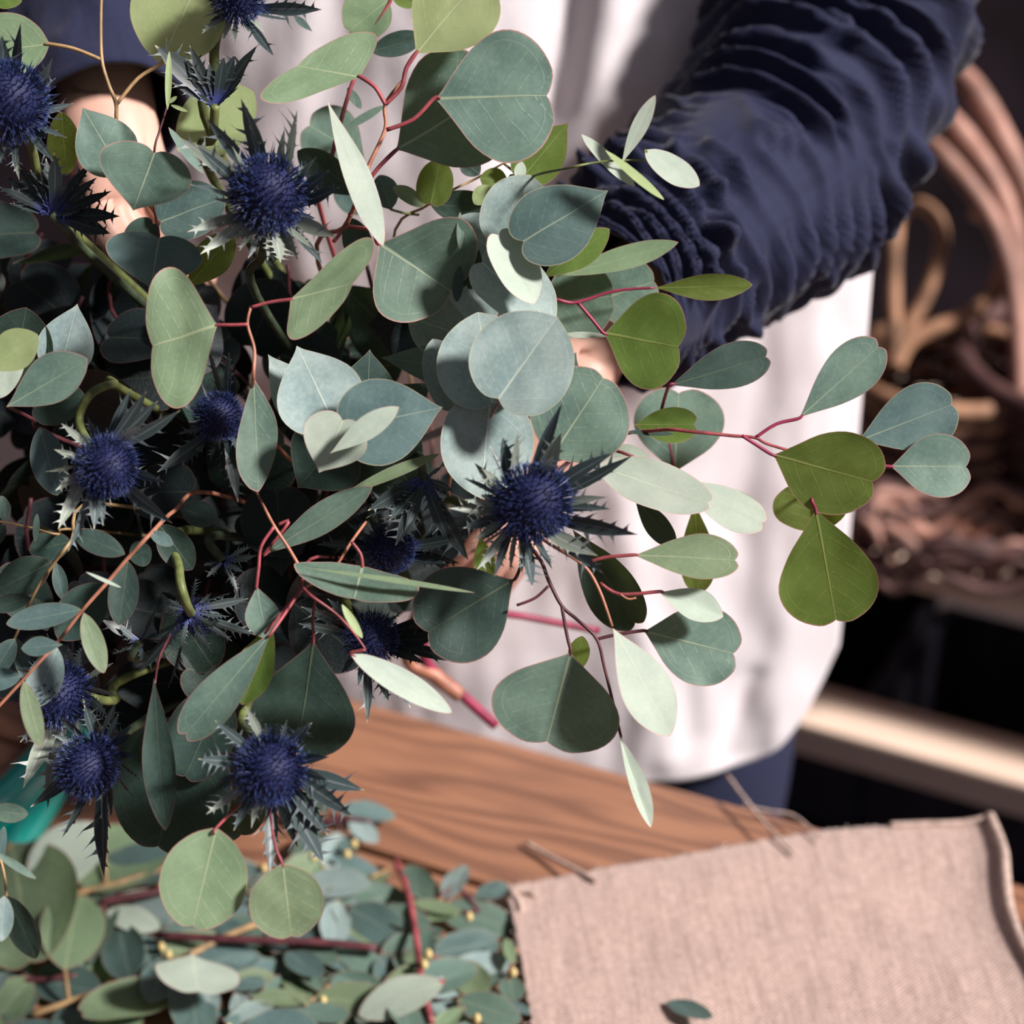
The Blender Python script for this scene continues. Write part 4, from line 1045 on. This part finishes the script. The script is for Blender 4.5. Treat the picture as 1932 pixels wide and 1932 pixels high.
branch('coral branch with a chalk-white blade and a torn leaf before the apron', .92,
 [(1155, 1182), (1130, 1112), (1100, 1066), (1040, 1028), (980, 990, .97), (920, 980, 1.02)], [
  lf('E', 1156, 1185, 1270, 1388, 98, .91, (.45, .35), 'p', pet=0, cup=.08),
  lf('D', 1193, 1047, 1393, 1055, 88, .92, (.2, .45), 'b', pet=[(1105, 1063), (1140, 1052)]),
  lf('E', 1243, 1116, 1364, 1165, 58, .925, (.3, .4), 'p', pet=[(1132, 1100), (1170, 1121)], fold=.15),
  lf('D', 1080, 998, 1205, 1178, 100, .96, (-.5, -.4), 'd', pet=0),
  lf('E', 1195, 935, 1275, 1035, 46, .98, (-.5, -.4), 'd', pet=0),
  lf('D', 1310, 945, 1320, 1115, 66, 1.0, (-.3, -.3), 'y', pet=0),
  lf('E', 905, 1010, 925, 1100, 42, .99, (-.3, -.3), 'y', pet=0)], 'coral', 4.4, petmat='red',
  twigs=[('coral', [(1170, 1121), (1185, 1130), (1200, 1128)], 2.0)])
branch('hanging eucalyptus tip with two pale rounded leaves below the lowest thistle', .885,
 [(513, 1565), (505, 1500, .91), (480, 1440, .95), (520, 1300, 1.0)], [
  lf('R', 408, 1562, 362, 1750, 162, .885, (.15, .1), 'b', pet=[(470, 1500, .91)], cup=.1),
  lf('R', 533, 1630, 550, 1772, 138, .88, (.15, .1), 'b', pet=[(513, 1565), (520, 1600)], cup=.05)], 'red', 3.6)
branch('dark broad-leaved eucalyptus branch drooping between the lower thistles', .925,
 [(292, 1290), (310, 1220, .95), (380, 1150, 1.0)], [
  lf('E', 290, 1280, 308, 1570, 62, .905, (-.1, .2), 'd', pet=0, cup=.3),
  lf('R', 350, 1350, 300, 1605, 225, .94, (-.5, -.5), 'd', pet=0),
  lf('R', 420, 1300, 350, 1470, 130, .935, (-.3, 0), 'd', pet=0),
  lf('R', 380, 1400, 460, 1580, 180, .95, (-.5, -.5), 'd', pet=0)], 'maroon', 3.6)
# inner branches, the bouquet's interior shade painted into their near-black leaves
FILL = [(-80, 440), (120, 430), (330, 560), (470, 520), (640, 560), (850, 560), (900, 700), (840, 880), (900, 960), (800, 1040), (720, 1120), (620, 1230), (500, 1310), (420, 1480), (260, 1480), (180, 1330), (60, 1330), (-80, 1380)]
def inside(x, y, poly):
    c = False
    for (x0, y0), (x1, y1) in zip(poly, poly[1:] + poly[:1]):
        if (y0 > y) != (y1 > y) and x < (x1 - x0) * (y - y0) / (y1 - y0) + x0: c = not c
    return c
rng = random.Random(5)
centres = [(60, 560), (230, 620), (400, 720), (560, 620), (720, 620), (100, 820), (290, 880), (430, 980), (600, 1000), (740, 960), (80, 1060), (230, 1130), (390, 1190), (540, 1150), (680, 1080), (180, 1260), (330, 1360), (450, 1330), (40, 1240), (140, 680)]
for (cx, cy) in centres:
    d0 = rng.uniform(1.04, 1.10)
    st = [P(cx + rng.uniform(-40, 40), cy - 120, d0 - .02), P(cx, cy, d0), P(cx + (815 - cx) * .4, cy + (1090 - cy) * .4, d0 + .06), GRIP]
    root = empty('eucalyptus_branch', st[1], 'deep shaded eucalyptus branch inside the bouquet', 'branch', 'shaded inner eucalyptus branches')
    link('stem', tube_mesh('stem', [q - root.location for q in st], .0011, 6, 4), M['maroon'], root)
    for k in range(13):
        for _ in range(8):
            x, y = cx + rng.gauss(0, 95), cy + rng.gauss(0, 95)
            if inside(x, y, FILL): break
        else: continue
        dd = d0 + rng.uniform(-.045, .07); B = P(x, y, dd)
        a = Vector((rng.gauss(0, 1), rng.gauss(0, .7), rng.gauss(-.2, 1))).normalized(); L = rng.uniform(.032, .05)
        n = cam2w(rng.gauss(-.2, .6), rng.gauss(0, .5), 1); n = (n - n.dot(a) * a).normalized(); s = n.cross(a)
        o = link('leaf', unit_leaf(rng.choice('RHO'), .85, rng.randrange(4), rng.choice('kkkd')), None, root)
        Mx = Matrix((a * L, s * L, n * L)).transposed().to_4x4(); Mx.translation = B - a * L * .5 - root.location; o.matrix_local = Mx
# cut stem ends below the hand
for lab, col, pts, r in (('thick crimson cut stem end angled down in front of the apron', 'magenta', [(800, 1235, 1.2), (860, 1300, 1.21), (935, 1368, 1.22)], 11),
                         ('short peach cut stem end beside the crimson one', 'coral', [(770, 1235, 1.2), (820, 1275, 1.205), (868, 1312, 1.21)], 15),
                         ('slim pink twig end crossing the apron below the dark round leaf', 'magenta', [(930, 1150, 1.17), (1000, 1165, 1.18), (1130, 1190, 1.19)], 7)):
    q = [GRIP] + [P(*p) for p in pts]
    t_ = tag(link('stem_end', tube_mesh('stem_end', [v - GRIP for v in q], r / FPX * 1.2, 10, 6), M[col], None, GRIP), lab, 'stem')

# ------------------------------------------------------------------ the bouquet: thistles
TB = ('bract', 'bract', 'bractl')
thistle('big blue thistle with pale spiny collar between heart leaf and coral stem', 505, 365, .915, 82, (-.05, .28, 1), [
  (472, 180, .6), (408, 212, .5), (585, 212, .7), (345, 245, .2), (365, 285, .6), (368, 350, .8, 'bract'), (345, 430, .2), (658, 362, .4), (622, 332, .8), (608, 295, .6),
  (632, 452, .3, 'bractl'), (578, 480, .3, 'bractl'), (530, 508, .2, 'bractl'), (448, 470, .2, 'bractl'), (420, 420, .2, 'bractl'), (560, 490, .1, 'bractl'), (510, 490, .2, 'bractl'), (470, 240, .9), (540, 255, .8), (440, 300, 1.2), (365, 470, 0), (610, 498, 0)],
  [(495, 480, .96), (485, 560, .99)], 'gstemd', TB, rnd=16, rl=(1.1, 1.5))
thistle('big blue thistle spreading dark spines across the apron', 1005, 948, .90, 84, (.32, .18, 1), [
  (1060, 762, .3, 'bract'), (1150, 850, .4, 'bract'), (1205, 882, .3, 'bract'), (1150, 952, .4), (1198, 1010, .3, 'bract'), (1150, 1080, .2), (1120, 1068, .3), (1028, 1070, .2), (1003, 1118, .1), (985, 1080, .1, 'bractl'),
  (925, 1090, .0), (905, 1075, .1), (892, 1018, .2, 'bractl'), (845, 968, .1, 'bractl'), (868, 940, .1, 'bractl'), (905, 875, .3, 'bractl'), (935, 815, .4), (955, 812, .5, 'bractl'), (1040, 842, .8), (1078, 818, .4, 'bractl'), (1140, 935, .6), (868, 1000, 0), (875, 895, .2)],
  [(900, 965, .95), (845, 945, .98)], 'gstem', TB, rnd=14, rl=(1.2, 1.6))
thistle('blue thistle at the foot of the bouquet with long trailing spines', 510, 1452, .89, 76, (.12, -.05, 1), [
  (685, 1494, .1, 'bract'), (680, 1535, .2, 'bract'), (622, 1570, .2, 'bract'), (612, 1638, .1, 'bract'), (515, 1650, .1, 'bract'), (472, 1560, .1, 'bractl'), (392, 1545, .1, 'bractl'), (368, 1432, .2, 'bract'), (408, 1362, .2, 'bract'), (470, 1320, .3, 'bractl'),
  (588, 1368, .3, 'bract'), (620, 1428, .3, 'bract'), (585, 1405, .6), (590, 1500, .7), (530, 1350, .4), (440, 1560, .3), (630, 1460, .2), (560, 1600, .3)],
  [(480, 1400, .95), (470, 1330, .98)], 'gstem', ('bract', 'bract', 'bractd'), rnd=14, rl=(1.1, 1.5))
thistle('blue thistle nodding on a hooked green stem at the shaded side', 200, 880, .905, 66, (.45, -.25, .9), [
  (345, 780, .3), (290, 735, .3, 'bract'), (250, 735, .1), (122, 790, .2, 'bractl'), (88, 892, .1, 'bractl'), (100, 998, .1, 'bractl'), (140, 1042, .2, 'bract'), (328, 916, .4, 'bract'), (318, 994, .2, 'bract'), (185, 995, .4), (195, 990, .2), (112, 925, .4, 'bractl'), (150, 812, .8, 'bractl'), (270, 790, .6), (300, 760, .2)],
  [(150, 800, .94), (170, 745, .94), (215, 725, .95), (240, 740, .99)], 'gstem', ('bract', 'bractl'), rnd=6, rl=(1.2, 1.5))
thistle('dim blue thistle deep between the heart leaf and the rosette', 412, 785, .985, 52, (-.1, .2, 1), [
  (412, 645, .1), (440, 660, .1), (455, 690, .1), (452, 945, .1), (420, 905, .1), (340, 880, 0), (300, 900, 0), (465, 880, 0)],
  [(430, 860, 1.03)], 'gstemd', ('bract', 'bractd'), rnd=8, rl=(1.5, 2.0))
thistle('blue thistle with serrated upright spines beside the bare wrist', 18, 192, .93, 84, (.15, .35, 1), [
  (40, 48, .2, 'bract'), (118, 125, .2), (125, 178, .3, 'bract'), (110, 218, .5), (75, 140, .6), (60, 135, .2), (105, 265, .1), (35, 320, -.1), (90, 150, .2), (0, 60, .2)],
  [(60, 280, .95), (75, 360, .97), (100, 400, .99)], 'gstem', TB, rnd=12, rl=(1.2, 1.6))
thistle('blue thistle with slender spines standing above dark serrated leaves', 448, -8, .955, 58, (.1, .2, 1), [
  (605, 20, .2, 'bract'), (515, 108, .1, 'bract'), (545, 52, .2), (470, 70, .1), (395, 40, .1), (380, 60, .2), (440, 80, .1), (500, 60, .4)],
  [(408, 70, .975), (405, 160, .985), (402, 260, 1.0)], 'gstem', TB, rnd=8, rl=(1.1, 1.5), stemr=10)
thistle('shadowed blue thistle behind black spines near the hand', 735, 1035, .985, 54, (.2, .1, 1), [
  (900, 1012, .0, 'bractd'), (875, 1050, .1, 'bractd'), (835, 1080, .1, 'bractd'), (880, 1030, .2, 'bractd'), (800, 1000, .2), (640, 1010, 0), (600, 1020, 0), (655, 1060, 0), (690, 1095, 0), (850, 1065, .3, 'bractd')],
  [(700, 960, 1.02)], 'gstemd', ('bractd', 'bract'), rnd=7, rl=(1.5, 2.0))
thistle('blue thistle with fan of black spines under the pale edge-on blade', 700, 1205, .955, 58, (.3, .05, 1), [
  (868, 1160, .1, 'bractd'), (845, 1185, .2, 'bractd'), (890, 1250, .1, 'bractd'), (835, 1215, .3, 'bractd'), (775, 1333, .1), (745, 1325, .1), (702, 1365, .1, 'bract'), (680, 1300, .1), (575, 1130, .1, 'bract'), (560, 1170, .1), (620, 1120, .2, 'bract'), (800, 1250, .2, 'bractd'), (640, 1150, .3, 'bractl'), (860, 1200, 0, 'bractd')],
  [(650, 1130, 1.0), (640, 1080, 1.03)], 'gstem', ('bract', 'bractd'), rnd=6, rl=(1.2, 1.6))
thistle('blue thistle tucked behind the orange-stemmed oval leaves', 105, 1310, .94, 72, (-.35, -.15, 1), [
  (135, 1210, .2), (150, 1225, .2), (195, 1285, .3), (205, 1395, .2, 'bractl'), (80, 1500, .3, 'bractl'), (40, 1480, .3), (30, 1400, .1), (180, 1340, .6, 'bractl'), (25, 1260, .1), (10, 1330, .2)],
  [(215, 1322, .975), (245, 1275, 1.0)], 'gstem', ('bract', 'bractl'), rnd=13, rl=(1.3, 1.9))
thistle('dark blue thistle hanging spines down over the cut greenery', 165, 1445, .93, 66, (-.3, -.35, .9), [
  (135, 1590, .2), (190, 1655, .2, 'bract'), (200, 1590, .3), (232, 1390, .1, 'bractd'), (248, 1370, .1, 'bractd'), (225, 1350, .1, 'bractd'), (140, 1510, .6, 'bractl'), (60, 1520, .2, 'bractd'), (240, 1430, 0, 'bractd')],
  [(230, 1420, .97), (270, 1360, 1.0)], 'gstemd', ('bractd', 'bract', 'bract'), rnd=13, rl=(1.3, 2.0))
thistle('thistle seen from behind with its pale ribbed stem', 372, 1165, .965, 40, (.35, -.35, -.8), [
  (432, 1108, 0, 'bract'), (468, 1128, 0), (445, 1205, 0, 'bract'), (398, 1235, 0, 'bract'), (325, 1300, 0, 'bract'), (280, 1250, 0), (262, 1275, 0), (300, 1160, .1), (345, 1195, .3), (420, 1150, .2), (315, 1140, 0), (482, 1207, 0)],
  [(350, 1135, .935), (338, 1075, .94), (350, 1000, 1.0)], 'gstem', ('bract',), rnd=10, rl=(1.2, 2.0))
def whorl(label, cx, cy, d, tips, stem, sm, mats):
    return thistle(label, cx, cy, d, 14, (0, .3, 1), tips, stem, sm, mats, head=False, blen_w=1.35, stemr=9)
whorl('dark serrated thistle leaf whorl above the big blue thistle', 405, 195, .955, [(308, 80, 1), (345, 118, 1), (330, 150, 0), (400, 120, 1), (425, 110, 2), (485, 85, 1), (478, 130, 0), (360, 90, 2), (455, 165, 1), (440, 100, 0), (375, 180, 2)], [(402, 260, .97), (398, 330, 1.0)], 'gstem', ('bractd',))
whorl('nearly black thistle leaf whorl in the shade below the bare hand', 95, 400, .96, [(0, 350, 1), (40, 300, 1), (20, 395, 1), (90, 300, 1), (120, 290, 2), (172, 305, 1), (185, 338, 1), (235, 408, 1), (225, 370, 2), (60, 320, 0), (150, 400, 2), (10, 330, 0), (215, 440, 0)], [(130, 440, .97), (190, 500, 1.0)], 'gstemd', ('bractd',))
whorl('dark jagged thistle leaf whorl between rosette and the thistle over the apron', 800, 900, .955, [(740, 990, 1), (755, 1035, 1), (765, 1000, 2), (845, 1020, 1), (875, 1062, 1), (700, 990, 0), (690, 960, 1), (835, 880, 1), (850, 940, 0), (860, 920, 2), (725, 1010, 0), (720, 930, 0), (780, 960, 2)], [(790, 860, .98), (760, 900, 1.02)], 'gstemd', ('bractd', 'bract'))
whorl('small jagged thistle leaf whorl in the dark beside the oval leaves', 262, 1210, .97, [(195, 1165, 1), (222, 1185, 1), (272, 1200, 0), (240, 1225, 1), (272, 1250, 1), (215, 1240, 0), (300, 1150, 0)], [(280, 1240, .99)], 'gstemd', ('bract',))
whorl('thin spiny leaf whorl in the dark below the dim thistle', 420, 1055, .985, [(485, 1050, 1), (460, 1080, 1), (450, 1115, 0), (385, 1065, 1), (390, 1090, 0), (440, 1020, 1), (470, 1030, 0)], [(410, 1010, 1.0)], 'gstemd', ('bract',))
